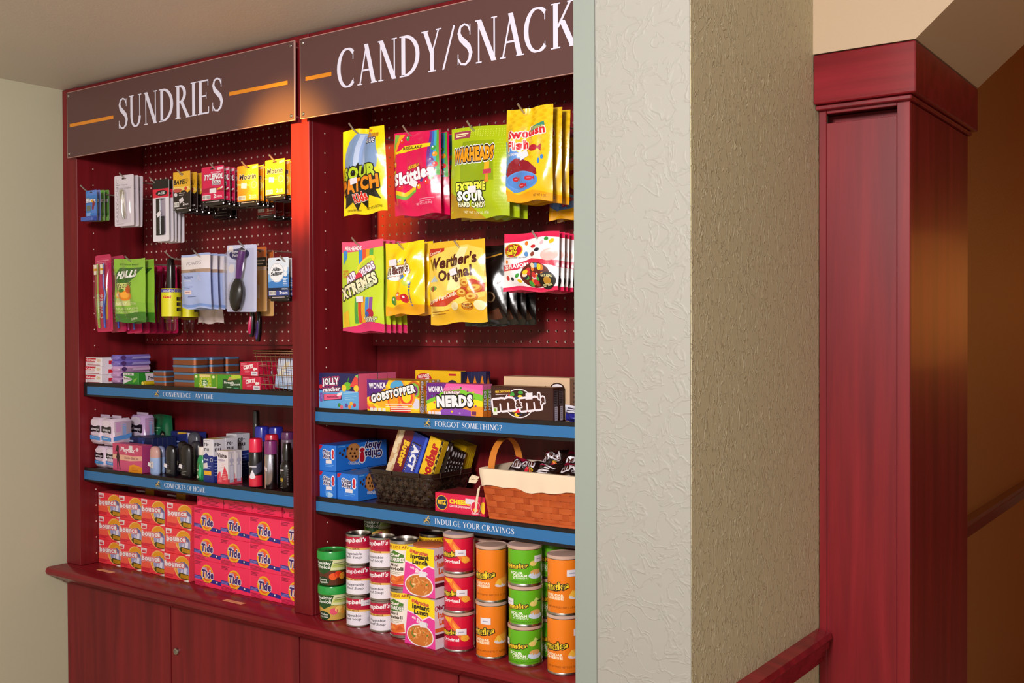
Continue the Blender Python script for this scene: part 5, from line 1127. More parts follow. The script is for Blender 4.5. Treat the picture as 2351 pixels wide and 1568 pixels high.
a_pur = lambda a: (a.rect(0, 0, 26, 100, '#8A5A3C').rect(26, 0, 30, 100, '#b9a4a4').poly([(0, 60), (40, 54), (40, 64), (0, 72)], '#D9CBD4').lines(4, 40, 22, 6, 6, '#4a2a1a', 2))
SILV = mat('brushed_silver_can', '#B8B4C0', rough=.22, metal=1)
spray('silver hairspray can with a plum cap in front', 611, 1.928, 30, 112, '#B0ACB8', '#7E2C6C', a_pur, metal=SILV)
spray('dark can with a red cap behind the plum one', 613, 1.985, 31, 116, '#1A1418', '#C8203C')
spray('dark can with a blue cap behind the red one', 590, 2.04, 33, 122, '#1A1640', '#2A2EA0')
spray('dark can with a blue cap right of the other', 622, 2.055, 33, 122, '#1A1640', '#2A2EA0')
spray('tall plum capped can behind the black spray bottle', 650, 1.985, 31, 126, '#6a5868', '#5E2A5A', capf=.86)
spray('slim dark bottle standing at the very back', 583, 2.088, 16, 150, '#241618', '#2a1c1c', capf=.8)
P = at(648, 1130, 1.926); m = mpp(P); r = 15.5*m; hh = 111*m
t = thing('pump_bottle', 'black spray pump bottle beside the divider', 'bottle', (P.x, 1.926+r, zb2))
obj('bottle', MB().lathe([(r*.9, 0), (r, .003), (r, hh*.52), (r*.85, hh*.59), (r*.55, hh*.63), (r*.55, hh*.66)], 24), mat_blk, t, smooth=50)
obj('pump_cap', MB().lathe([(r*.74, hh*.65), (r*.72, hh*.8), (r*.6, hh*.97), (r*.5, hh), (.0004, hh)], 24, capb=False), mat_blk, t, smooth=50)
a = Art(r*2.4, hh*.5).lines(6, 80, 50, 1, 4, '#B9AFB4', 5).rect(8, 36, 44, 50, '#A98A28').lines(8, 30, 44, 4, 7, '#8E8488', 2).rect(0, 66, 16, 80, '#D6CCCC').lines(70, 84, 80, 10, 7, '#6a6266', 3)
obj('printed_label', a.build(cyl_map(r+.0002, hh*.03, rad(-140)), 14, nf=cyl_nrm(r, rad(-140))), PM, t)
# ================================================================ right bay, upper shelf
def rowdeep(mk, n, x, y0, D, z, labs, gap=.001, dz=0):
    t = mk(labs[0]); put(t, x, y0, D, z); out = [t]
    for k in range(1, n):
        o = dup(t, (0, 0, 0), label=labs[k]); put(o, x+random.Random(k).uniform(-.001, .001), y0+k*(D+gap), D, z); out.append(o)
    return out
ZS = S3+.0005
def a_jol(a):
    a.poly([(0, 60), (100, 46), (100, 0), (0, 0)], '#5AA4DE').rect(0, 52, 100, 100, '#26245A').poly([(0, 0), (100, 0), (100, 50), (60, 54), (0, 40)], '#63A9E2')
    a.T('JOLLY', 10, 67, 40, 16, '#F2EAF2', [('#D8386E', .20), ('#1d1a40', .13)], b=.09, r=4).T('rancher', 12, 48, 42, 11, '#F2EAF2', [('#D8386E', .20), ('#1d1a40', .13)], b=.06, r=4)
    a.poly([(12, 22), (58, 28), (60, 44), (12, 42)], '#231B40').poly([(13, 24), (56, 30), (58, 43), (13, 41)], '#E8608A').T('gummies', 20, 30, 30, 7, '#7a2050', b=.03, r=4)
    a.ell(73, 66, 9, 11, '#6EBE30', 16).poly([(74, 77), (78, 88), (76, 90), (72, 78)], '#3f8a22').poly([(78, 64), (92, 94), (99, 88), (99, 64)], '#E04A44').poly([(92, 94), (99, 98), (99, 88)], '#8CC860').ell(95, 60, 7, 9, '#F0D040', 12).ell(64, 60, 6, 10, '#F0C83C', 12)
    a.poly([(62, 46), (98, 52), (98, 49), (62, 43)], '#8EC4EE').lines(66, 38, 96, 3, 5, '#BFE0F6', 1.2, .3)
    for x_, y_, c in ((52, 12, '#3C8A3E'), (58, 7, '#D86A7E'), (70, 12, '#5A4AA0'), (78, 9, '#E88A3A'), (82, 18, '#E8B83A'), (90, 14, '#B83048'), (6, 40, '#7a5ab0'), (5, 30, '#7a5ab0'), (8, 34, '#8c6cc0'), (6, 24, '#7a5ab0'), (5, 62, '#D2303c')): a.ell(x_, y_, 4, 6, c, 12)
    a.poly([(46, 36), (58, 40), (60, 48), (48, 45)], '#E8E0E6')
x1_ = at(823, 900, 1.925).x; w = x1_-RB[0]-.004; x = x1_-w/2; jh = at(775, 857, 1.925).z-ZS
rowdeep(lambda l: carton('candy_box', l, 'candy box', w, .034, jh, '#E85E8C', a_jol, sidecol='#F0688F', topcol='#8a3a52', group='pink and blue gummy boxes'), 4, x, 1.925, .034, ZS, ['pink and blue fruit gummy box, front of the row', 'pink and blue fruit gummy box, second in the row', 'pink and blue fruit gummy box, third in the row', 'pink and blue fruit gummy box, last in the row'])
def a_gob(a):
    R = random.Random(4)
    for (cx, cy, r, cs) in ((8, 40, 16, ('#E23A4A', '#F29A24', '#F6D426', '#E2483A')), (90, 70, 14, ('#C8641C', '#7DB83C', '#8A3A8C')), (94, 30, 10, ('#F2D22A', '#D8D4E4')), (60, 80, 14, ('#F2A024', '#4FA4D8')), (40, 8, 14, ('#8cc0a8', '#F4DA3A')), (64, 10, 20, ('#E25A2A', '#D8302a')), (30, 50, 22, ('#F6D426', '#F2B024')), (76, 50, 16, ('#F29A24', '#E2482c', '#F6D426')), (52, 36, 12, ('#F0641e', '#F2A024'))):
        for i, c in enumerate(cs): a.ell(cx, cy, r*(1-i*.24), 0, c, 18, circ=True)
    a.poly([(0, 100), (42, 100), (34, 74), (22, 56), (0, 44)], '#5A2480').T('WONKA', 4, 72, 32, 16, '#EDE6F2', '#3A1660', .08, b=.05, r=3, sh=.05)
    a.ell(56, 80, 11, 18, '#4FA4D8', 18).T('Everlasting', 46, 68, 26, 7, '#F2A81E', '#8a4a10', .08, b=.04, r=12)
    a.T('GOBSTOPPER', 10, 30, 84, 21, '#F4F0F2', [('#17120e', .13)], b=.10, r=12).lines(36, 24, 88, 2, 8, '#F4EEDC', 2.4, .2, 4).lines(46, 12, 92, 2, 7, '#F4EEDC', 2.4, .2, 4)
    for k in range(4): a.rect(6+k*8, 2, 12+k*8, 12, '#EDE6E0')
def a_gobs(a): a.rect(0, 0, 100, 100, '#E8A020').rect(0, 70, 100, 84, '#D8602a').ell(50, 40, 40, 20, '#7DA03c', 12).ell(50, 16, 44, 14, '#D8D4E4', 12).T('GOBSTOPPER', 74, 10, 380, 11, '#F4F0F2', '#17120e', .1, b=.05, r=90)
x, w = xr(843, 963, 910, 1.922); gh = at(903, 873, 1.922).z-ZS
rowdeep(lambda l: carton('candy_box', l, 'candy box', w, .019, gh, '#F3C224', a_gob, a_gobs, topcol='#E8A838', group='orange swirl candy boxes'), 4, x, 1.922, .019, ZS, ['orange swirl jawbreaker candy box, %s in the row' % o for o in ('first', 'second', 'third', 'fourth')])
def a_ner(a):
    a.poly([(0, 60), (20, 84), (60, 94), (100, 80), (100, 100), (0, 100)], '#E85AA4').poly([(0, 44), (24, 72), (60, 84), (100, 68), (100, 46), (60, 60), (24, 46), (0, 20)], '#7CC832').poly([(0, 34), (24, 52), (60, 62), (100, 50), (100, 30), (0, 8)], '#F4DC1E').poly([(0, 0), (100, 0), (100, 32), (70, 38), (20, 24), (0, 10)], '#F0962A').poly([(14, 0), (30, 22), (54, 28), (78, 20), (90, 0)], '#8A4AB4')
    a.poly([(0, 100), (36, 100), (28, 74), (16, 58), (0, 46)], '#6A2484').T('WONKA', 3, 72, 27, 16, '#EDE6F2', '#3A1660', .08, b=.05, r=2)
    a.T('RAINBOW', 32, 66, 28, 9, '#F0E4EA', [('#8C2A3C', .14)], b=.07, r=2).T('NERDS', 20, 28, 62, 30, '#EFECF2', [('#17120e', .13)], b=.12, r=3)
    for x_, y_, c in ((62, 88, '#3A7a2a'), (74, 78, '#8C3a6a'), (84, 76, '#D8C020'), (86, 56, '#7CA828'), (88, 34, '#8C3a8a'), (14, 40, '#D83a5a'), (10, 60, '#3a6a8a'), (46, 14, '#E8C020'), (60, 10, '#B088d0')): a.ell(x_, y_, 1.8, 3.4, c, 8)
    for k in range(4): a.rect(3+k*6, 2, 8+k*6, 12, '#E9DCE6')
    a.rect(80, 4, 90, 20, '#F0962A').rect(81, 6, 89, 18, '#6A2a5a')
def a_ners(a): a.rect(0, 0, 100, 34, '#F0802a').rect(0, 34, 100, 58, '#F4DC1E').rect(0, 58, 100, 84, '#7CC832').rect(0, 84, 100, 100, '#E070A8').T('NERDS', 74, 22, 240, 11, '#EFECF2', '#17120e', .1, b=.06, r=90)
x, w = xr(980, 1108, 920, 1.920); nh = at(1044, 881, 1.920).z-ZS
rowdeep(lambda l: carton('candy_box', l, 'candy box', w, .018, nh, '#E070A8', a_ner, a_ners, topcol='#D85A94', group='rainbow candy boxes'), 2, x, 1.920, .018, ZS, ['rainbow striped tiny candy box in front', 'rainbow striped tiny candy box behind the front one'])
def a_mmb(a):
    R = random.Random(2)
    a.ell(46, 50, 24, 44, '#E4DCE2', 30).ell(46, 50, 22.5, 41, '#33170F', 30)
    cs = ['#D8263A', '#F0C428', '#2E3a6a', '#3E9A3A', '#E8702A', '#1d1210']
    for i in range(46):
        t = R.random()*6.28; q = R.random()**.5
        X_, Y_ = 46+q*19*math.cos(t), 50+q*35*math.sin(t); a.ell(X_, Y_, 4.2, 5.6, cs[i % 6], 10)
    a.T('m', 8, 27, 30, 40, '#4A2014', [('#E8DFE8', .13)], b=.10, r=7).T('m', 52, 33, 27, 40, '#4A2014', [('#E8DFE8', .13)], b=.10, r=7).T("'s", 79, 48, 8, 30, '#4A2014', [('#E8DFE8', .13)], b=.07, r=7)
    a.T('&', 42, 38, 8, 20, '#4A2014', [('#E8DFE8', .12)], b=.05, r=7)
    a.ell(20, 82, 14, 9, '#5A2A1c', 18).T('MILK CHOCOLATE', 8, 79, 24, 5.5, '#F0C83A', b=.05, r=4).lines(8, 72, 30, 1, 3, '#D9CCD0', 1.4, 0, 4).rect(4, 12, 11, 34, '#DCE0D0').rect(5.5, 22, 9.5, 32, '#7CA82a').poly([(57, 62), (68, 64), (68, 84), (57, 82)], '#E4DEE6')
def a_mmbs(a): a.rect(10, 46, 90, 92, '#5a5258').lines(16, 88, 84, 8, 5, '#1c1618', 2.4, .3).rect(30, 2, 84, 44, '#CFC6D4').lines(36, 38, 76, 6, 6, '#8a8090', 2)
x, w = xr(1127, 1270, 925, 1.918); mh = at(1198, 888, 1.918).z-ZS
rowdeep(lambda l: carton('candy_box', l, 'candy box', w, .021, mh, '#3C1B12', a_mmb, a_mmbs, topcol='#9A6A4A', group='brown chocolate candy boxes'), 2, x, 1.918, .021, ZS, ['dark brown chocolate candy box in front', 'dark brown chocolate candy box behind the front one'])
x, w = xr(1156, 1308, 900, 1.975); th_ = at(1232, 866, 1.975).z-ZS
put(carton('shipping_box', 'plain tan cardboard candy carton behind the brown box', 'carton', w, .05, th_, '#D9B896', lambda a: a.T('m', 52, 46, 18, 34, '#E8DFE6', [('#33170F', .12)], b=.08, r=6).ell(82, 74, 11, 14, '#33170F', 18).ell(82, 74, 9, 11, '#E8DFE6', 18).ell(82, 72, 5, 7, '#C8283c', 14), lambda a: a.lines(30, 84, 60, 6, 11, '#7a5a44', 5, .5).rect(40, 6, 60, 30, '#8c3a44'), sidecol='#B98E70'), x, 1.975, .05, ZS)
def a_big(a): a.ell(20, 80, 17, 13, '#C0242c', 18).T('BIG BOX', 8, 80, 24, 7, '#F3E2DC', b=.06, r=8).T('VALUE!', 12, 72, 20, 6, '#F3E2DC', b=.06, r=8).ell(82, 62, 12, 16, '#2a2440', 18).ell(82, 60, 8, 11, '#E4E0E8', 14).rect(74, 88, 90, 93, '#C0242c')
x, w = xr(953, 1058, 870, 2.03); bh = at(1005, 851, 2.03).z-ZS
put(carton('candy_box', 'yellow value size candy box at the back', 'candy box', w, .02, bh, '#F0BE14', a_big, sidecol='#2C2A50', topcol='#E8B020'), x, 2.03, .02, ZS)
a_tri2 = lambda a: a.poly([(22, 68), (50, 90), (78, 68)], '#E8881c').lines(20, 58, 80, 3, 7, '#5a6ab0', 3)
for k in range(3):
    x2 = at(1076+k*1, 860, 2.05).x
    put(carton('candy_box', 'dark blue candy box with an orange triangle, %s of three' % ['left', 'middle', 'right'][k], 'candy box', .022, .02, bh-.002+.001*k, '#23224A', a_tri2, a_tri2, group='dark blue boxes at the back'), at(1062+k*17, 860, 2.05).x+.012, 2.055-(k*.001), .02, ZS)
tr = make_bag('snack_packet', 'small blue packet lying at the right end of the shelf', 'candy', .07, .035, .016, '#2A2A8C', lambda a: a.poly([(0, 60), (100, 50), (100, 100), (0, 100)], '#D4D2E0').lines(10, 80, 90, 3, 14, '#2a2840', 6), 71)
tr.location = (at(1312, 965, 1.93).x+.01, 1.945, ZS+.035)

# ================================================================ right bay, lower shelf
ZT = S4+.0005
def a_chf(a): a.poly([(0, 96), (0, 82), (14, 88), (20, 99), (4, 99)], '#B81830').T('Chips', 22, 66, 44, 15, '#281a58', [('#EDEAF2', .12)], b=.05, r=-3).T('Ahoy', 24, 51, 42, 14, '#281a58', [('#EDEAF2', .12)], b=.05, r=-3).T('!', 80, 52, 6, 28, '#C8182e', [('#EDEAF2', .12)], b=.08).rect(40, 30, 76, 44, '#E2DEE8').lines(36, 24, 90, 2, 6, '#6aa6ea', 2)
def a_chs(a, flip=True):
    a.ell(34, 66, 14, 36, '#B87038', 24).ell(34, 67, 12, 31, '#C8854A', 22)
    for x_, y_ in ((30, 80), (36, 62), (32, 50), (40, 76), (28, 64), (38, 48)): a.ell(x_, y_, 2, 5, '#3a1c10', 8)
    for x_, y_ in ((8, 70), (13, 62), (16, 78), (20, 52), (22, 84)): a.ell(x_, y_, 2.2, 5.5, '#4a2414', 10)
    a.T('ORIGINAL', 24, 22, 22, 11, '#EDEAF2', b=.02, r=-6)
    if flip: a.T('Chips', 90, 62, 34, 26, '#281a58', [('#EDEAF2', .10)], b=.05, r=180).T('Ahoy', 88, 92, 32, 24, '#281a58', [('#EDEAF2', .10)], b=.05, r=180).T('!', 53, 74, 5, 46, '#C8182e', [('#EDEAF2', .10)], b=.08, r=180)
    a.lines(4, 92, 18, 1, 6, '#6aa6ea', 4)
x1_ = at(771, 1110, 1.925).x; wf_ = x1_-RB[0]-.004; xf_ = x1_-wf_/2; chh = .0665
put(carton('cookie_box', 'blue cookie box on the top of the stack', 'cookie box', wf_, .19, chh, '#2273D8', a_chf, a_chs, topcol='#1a5ab8', group='blue cookie boxes'), xf_, 1.925, .19, ZT+chh+.001)
put(carton('cookie_box', 'blue cookie box at the lower left by the divider', 'cookie box', wf_, .19, chh, '#2273D8', lambda a: (a_chf(a), a.ell(60, 12, 22, 10, '#A9CDF2', 16).ell(46, 12, 8, 8, '#6fb0f0', 12)), a_chs, group='blue cookie boxes'), xf_, 1.925, .19, ZT)
xg_, wg_ = xr(774.5, 821, 1120, 1.922)
put(carton('cookie_box', 'blue cookie box at the lower right beside the dark basket', 'cookie box', wg_, .14, chh, '#2273D8', a_chf, a_chs, topcol='#3a70b8', group='blue cookie boxes'), xg_, 1.922, .14, ZT)
def a_ritz(a): a.ell(14, 50, 12, 0, '#E8B820', 20, circ=True).ell(14, 50, 11, 0, '#1E2A4A', 20, circ=True).T('RITZ', 6, 42, 16, 20, '#F0C42a', b=.06).T('CHEESE', 30, 52, 40, 20, '#F3D428', b=.10).T('CRACKER SANDWICHES', 30, 34, 40, 10, '#F3E4E8', b=.03).rect(62, 58, 80, 84, '#DED6E0').ell(82, 44, 10, 0, '#F3D0D4', 18, circ=True).ell(82, 44, 9, 0, '#D81A44', 18, circ=True).ell(82, 32, 5, 9, '#F0B428', 10).ell(97, 46, 5, 30, '#F3C428', 12).lines(74, 10, 94, 1, 4, '#F0A0B0', 5)
x, w = xr(999, 1113, 1165, 1.922)
put(carton('cracker_box', 'small red cheese cracker box between the two baskets', 'cracker box', w, .09, .046, '#D81A48', a_ritz, topcol='#7a1c24', sidecol='#C01840'), x, 1.922, .09, ZT)

# ---------------------------------------------------------------- dark woven basket
dkm = mat('dark_bamboo', '#2A1B14', rough=.3, coat=.4); dkm2 = mat('dark_bamboo_light', '#3B281E', rough=.3, coat=.4)
kx0, kx1 = at(848, 1072, 1.95).x, at(989, 1098, 1.935).x; ky0, ky1 = 1.936, 2.105; kz1 = at(989, 1090, 1.936).z
bk = thing('dark_basket', 'dark brown woven bamboo basket full of candy bars', 'basket', ((kx0+kx1)/2, (ky0+ky1)/2, ZT))
bw, bd, bh_ = (kx1-kx0)/2, (ky1-ky0)/2, kz1-ZT
def ring_pt(s, f, off=0, inset=.016):      # s: 0..1 around, f: height fraction
    a, b, r = bw-inset*(1-f)+off, bd-inset*(1-f)+off, .022+off
    L = [2*(a-r), math.pi*r/2, 2*(b-r), math.pi*r/2]*2; tot = sum(L); d = (s % 1)*tot
    segs = [((-(a-r), -b), (1, 0)), None, ((a, -(b-r)), (0, 1)), None, ((a-r, b), (-1, 0)), None, ((-a, b-r), (0, -1)), None]
    cen = {1: ((a-r, -(b-r)), -90), 3: ((a-r, b-r), 0), 5: ((-(a-r), b-r), 90), 7: ((-(a-r), -(b-r)), 180)}
    for i, l in enumerate(L):
        if d <= l or i == 7:
            if i % 2 == 0: (x0, y0), (dx, dy) = segs[i]; return Vector((x0+dx*d, y0+dy*d, f*bh_))
            (cx, cy), a0 = cen[i]; t = rad(a0+90*d/l); return Vector((cx+r*math.cos(t), cy+r*math.sin(t), f*bh_))
        d -= l
def outw(s, f):
    e = 1e-3; t = ring_pt(s+e, f)-ring_pt(s-e, f); return Vector((t.y, -t.x, 0)).normalized()
NS = 40
for fam in (1, -1):
    for k in range(NS):
        mb = MB(); V = []; m = 16; wd_ = .40/NS
        for i in range(m+1):
            f = i/m*.88+.01; s = k/NS+fam*f*.115
            q = (f*.115*2*NS+ (0 if fam > 0 else 1)+k)
            o = .0011*math.cos(math.pi*(k+f*.115*NS*2))*fam if True else 0
            n = outw(s, f)
            V += [ring_pt(s-wd_*.95, f)+n*(o+.0012), ring_pt(s+wd_*.95, f)+n*(o+.0012), ring_pt(s+wd_*.95, f)+n*(o+.0002), ring_pt(s-wd_*.95, f)+n*(o+.0002)]
        F = []
        for i in range(m):
            b = i*4
            for e in range(4): F.append((b+e, b+(e+1) % 4, b+4+(e+1) % 4, b+4+e))
        obj('weave_strip', mb.add(V, F), dkm if (k+(fam > 0)) % 3 else dkm2, bk, smooth=40)
mb = MB(); V = []; m = 64
for i in range(m):
    s = i/m
    for f, o in ((.86, .003), (1.0, .0035), (1.0, -.0015), (.86, -.0015)): V.append(ring_pt(s, f)+outw(s, f)*o)
obj('rim', mb.add(V, [(i*4+e, ((i+1) % m)*4+e, ((i+1) % m)*4+(e+1) % 4, i*4+(e+1) % 4) for i in range(m) for e in range(4)]), dkm, bk, smooth=40)
obj('rim_cord', MB().tube([ring_pt(i/m, .86)+outw(i/m, .86)*.0042 for i in range(m)], .0014, 6, True), dkm2, bk, smooth=60)
for s in (.09, .215, .29, .4):
    obj('binding', MB().tube([ring_pt(s, .85)+outw(s, .85)*.0052, ring_pt(s, .93)+outw(s, .93)*.0052, ring_pt(s, 1.0)+outw(s, 1)*.0046+Vector((0, 0, .001))], .0016, 6), dkm2, bk, smooth=60)
obj('bottom', MB().box(-bw+.018, bw-.018, -bd+.018, bd-.018, .0, .003), dkm, bk)
# what stands in it
def leanbox(name, label, W, D, Hh, base, art, loc, tilt, rz=0, side=None, group='candy bars in the dark basket', mt=None):
    t = carton(name, label, 'candy', W, D, Hh, base, art, side, group=group, ch=.0006, mt=mt)
    t.location = loc; t.rotation_euler = (rad(-6), rad(tilt), rad(rz)); return t
zk = ZT+.005
def a_act(a):
    a.rect(0, 0, 30, 100, '#C9A074')
    for i in range(12): a.ell(random.Random(i).uniform(2, 24), 6+i*8, 8, 5, '#E3CDA8', 10)
    a.rect(22, 0, 52, 100, '#6E0F22').T('Butter', 30, 82, 66, 10, '#F0C02a', b=.06, r=-90).rect(52, 0, 99, 100, '#20309A').poly([(56, 20), (86, 20), (86, 86), (56, 86)], '#2a1d18').poly([(58, 22), (84, 22), (84, 84), (58, 84)], '#3A4AA8')
    a.T('ACT II', 63, 81, 86, 10, '#EDEAF4', b=.09, r=-90)
    for i in range(16): a.dots([(57, 22+i*4), (85, 22+i*4)], '#E8C89a', 1)
    a.poly([(88, 0), (99, 0), (99, 100), (92, 100)], '#3A5ACC')
X0b = (kx0+kx1)/2
leanbox('popcorn_box', 'blue and maroon butter popcorn box leaning in the dark basket', .096, .022, .168, '#20309A', a_act, (kx0+.071, ky0+.036, zk+.012), 18)
def a_good(a): a.T('Goodbar', 74, 22, 250, 15, '#B81420', b=.08, r=90).rect(84, 0, 99, 100, '#2c1a10').lines(86, 90, 96, 8, 10, '#C8A83c', 4)
leanbox('candy_bar', 'yellow chocolate bar box with red letters in dark basket', .044, .020, .160, '#F0BE1c', a_good, (kx0+.146, ky0+.036, zk+.006), 18)
def a_bar(a): a.lines(30, 60, 70, 5, 9, '#E9E2E6', 4).ell(50, 90, 34, 7, '#DDD6DC', 12)
for k in range(6):
    leanbox('candy_bar', 'dark brown wrapped candy bar, %s in the basket row' % ORD[k].replace('front', 'first'), .034, .009, .140-.003*k+(.012 if k == 0 else 0), '#1E120E', a_bar, (kx1-.046+.001*k, ky0+.056+k*.0108, zk+.004), 15, 0, side=lambda a: a.rect(20, 30, 80, 84, '#1E120E').lines(25, 74, 75, 6, 8, '#E9E2E6', 4, .5).ell(50, 91, 40, 5, '#DDD6DC', 10))
for k in range(5):
    t = leanbox('candy_bar', 'yellow wrapped candy bar, %s in the rear basket row' % ORD[k].replace('front', 'first'), .050, .008, .140, '#EFC81e', lambda a: a.rect(0, 90, 100, 100, '#D8A818').rect(0, 40, 30, 88, '#2a1c10'), (kx1-.056, ky0+.122+k*.0086, zk+.004), 15, 0, side=lambda a: a.rect(0, 0, 40, 90, '#C8A214'), mt=PF)

# ---------------------------------------------------------------- orange splint basket with cloth lining
orm = wood('orange_splint', '#A8481E', '#C8622C', 0, .5); orm2 = wood('orange_splint_upright', '#9E4018', '#BE5826', 2, .5)
qx0, qx1 = at(1104, 1090, 1.905).x, -1.075; qy0, qy1 = 1.903, 2.085; qz1 = at(1106, 1080, 1.903).z
ob = thing('lined_basket', 'orange splint basket with cream cloth lining and looped handle', 'basket', ((qx0+qx1)/2, (qy0+qy1)/2, S4+.0035))
hw, hd, hb = (qx1-qx0)/2, (qy1-qy0)/2, qz1-ZT
def side_pt(k, u, z, o):     # k: 0 front, 1 right, 2 back, 3 left ; u along -1..1, z 0..1
    i = .020*(1-z); a, b = hw-i, hd-.008*(1-z)
    return Vector({0: (u*a, -b-o, z*hb), 1: (a+o, u*b, z*hb), 2: (-u*a, b+o, z*hb), 3: (-a-o, -u*b, z*hb)}[k])
rows = 8
for k in range(4):
    nst = 14 if k % 2 == 0 else 7
    for j in range(nst):
        u0, u1 = -1+2*(j+.08)/nst, -1+2*(j+.92)/nst; V = []
        for z in (0, .33, .66, 1):
            for u, o in ((u0, .0009), (u1, .0009), (u1, -.0004), (u0, -.0004)): V.append(side_pt(k, u, z, o))
        obj('stake', MB().add(V, [(i*4+e, i*4+(e+1) % 4, i*4+4+(e+1) % 4, i*4+4+e) for i in range(3) for e in range(4)]), orm2, ob)
    for j in range(rows):
        z0, z1 = (j+.03)/rows, (j+.97)/rows; V = []; n = nst*4
        for i in range(n+1):
            u = -1+2*i/n; o = .0018*math.cos(math.pi*(u+1)/2*nst+math.pi*(j % 2)-math.pi*0)+.0007
            o = .0016*math.sin(math.pi*((u+1)/2*nst+(j % 2)))+.0008
            for z, oo in ((z0, o+.0008), (z1, o+.0008), (z1, o), (z0, o)): V.append(side_pt(k, u, z, oo))
        obj('weaver', MB().add(V, [(i*4+e, i*4+4+e, i*4+4+(e+1) % 4, i*4+(e+1) % 4) for i in range(n) for e in range(4)]), orm, ob, smooth=40)
obj('foot_rail', MB().box(-hw+.022, hw-.02, -hd+.002, hd-.004, 0, .006, .001), orm, ob)
# lining: turned over the rim all round
mb = MB(); V = []; m = 96
def rim_s(s, z, o, i=0):
    p = 2*(hw+hd)*2; d = (s % 1)*2; k = int(d*2); u = (d*2-k)*2-1; return side_pt(k, u, z, o)
for i in range(m):
    s = i/m; wv = .0018*math.sin(i*1.7)+.0014*math.sin(i*.61); dn = .66+.035*math.sin(i*.5)+.02*math.sin(i*1.3)
    pts = [(.90, -.010), (1.012, -.006), (1.03, -.001), (1.022, .0045), (.92, .0062+wv*.5), (.8, .0060+wv), (dn, .0068+wv*1.5), (dn+.004, .0046+wv)]
    V += [rim_s(s, z, o) for z, o in pts]
npt = 8
obj('cloth_lining', mb.add(V, [(i*npt+e, ((i+1) % m)*npt+e, ((i+1) % m)*npt+e+1, i*npt+e+1) for i in range(m) for e in range(npt-1)], lin('#E9D3B8')), CLOTH, ob, smooth=70)
obj('inner_cloth', MB().box(-hw+.012, hw-.012, -hd+.012, hd-.012, hb*.5, hb*.52, 0, lin('#D9C3A8')), CLOTH, ob)
for n_, pts in (('ribbon', [(-hw-.004, -hd-.002, hb*.80), (-hw-.022, -hd-.006, hb*.84), (-hw-.026, -hd-.004, hb*.74), (-hw-.006, -hd-.004, hb*.74)]), ('ribbon', [(-hw+.004, -hd-.009, hb*.64), (-hw+.000, -hd-.012, hb*.40), (-hw-.006, -hd-.010, hb*.10)])):
    V = []
    for p in pts: V += [(p[0]-.004, p[1], p[2]-.004), (p[0]+.004, p[1]-.001, p[2]+.004)]
    mb = MB().add(V, [(i*2, i*2+1, i*2+3, i*2+2) for i in range(len(pts)-1)], lin('#E6D2B6')); o = obj(n_, mb, CLOTH, ob); sm = o.modifiers.new('s', 'SOLIDIFY'); sm.thickness = .001
V = []; m = 18
for i in range(m+1):
    t = math.pi*i/m; y = -hd+.022-.058*(math.cos(t)-1); z = hb*.8+.085*math.sin(t)**.8
    for x_, o in ((-hw+.004, 0), (-hw+.022, 0), (-hw+.022, 1), (-hw+.004, 1)): V.append((x_, y+o*.0018*math.cos(t), z+o*.0018*math.sin(t)))
obj('handle', MB().add(V, [(i*4+e, i*4+(e+1) % 4, i*4+4+(e+1) % 4, i*4+4+e) for i in range(m) for e in range(4)]), mat('orange_handle', '#D07A2A', rough=.45), ob, smooth=40)
def a_mmp(a): a.T('m&m', 12, 40, 70, 30, '#4A2014', [('#E8DFE8', .16)], b=.1, r=8).ell(80, 30, 8, 0, '#F0C428', 12, circ=True).ell(70, 18, 8, 0, '#D8263A', 12, circ=True).ell(86, 16, 7, 0, '#E8702A', 12, circ=True).poly([(0, 80), (50, 86), (50, 99), (0, 99)], '#8C1230').lines(8, 14, 50, 3, 6, '#DDD4DA', 3)
def a_mmq(a): a.poly([(0, 60), (60, 70), (60, 99), (0, 99)], '#A81840').T('m', 8, 68, 30, 22, '#E8DFE8', b=.1, r=10).lines(10, 46, 90, 5, 9, '#DDD4DA', 5, .3, 6)
labs = ['candy packet in lined basket, leftmost of the front row', 'candy packet in lined basket, second in the front row', 'candy packet in lined basket, third in the front row', 'candy packet in lined basket, rightmost of the front row', 'candy packet in lined basket, second in the back row', 'candy packet in lined basket, third in the back row', 'candy packet in lined basket, leftmost of the back row', 'golden candy packet peeping out at the right of lined basket']
protoA = None
for k, (u, v, zz, rx, ry, rz) in enumerate(((-.52, -.42, .026, -58, 8, 14), (-.16, -.42, .022, -60, -6, -8), (.20, -.42, .024, -58, 8, 6), (.56, -.42, .022, -60, -8, 10), (.02, .50, .040, -48, 6, 10), (.38, .50, .040, -50, -8, -10), (-.34, .50, .042, -48, -8, -8), (.74, .5, .034, -52, 4, 6))):
    t = make_bag('candy_packet', labs[k], 'candy', .066, .060, .016, '#E0A41c' if k == 7 else '#241310', a_mmp if k % 2 == 0 else a_mmq, 80+k, 'candy packets in the lined basket', wr=.0035)
    t.location = ((qx0+qx1)/2+u*hw-.005, (qy0+qy1)/2+v*hd*.8+.012, qz1+zz-.004); t.rotation_euler = (rad(rx), rad(ry), rad(rz))
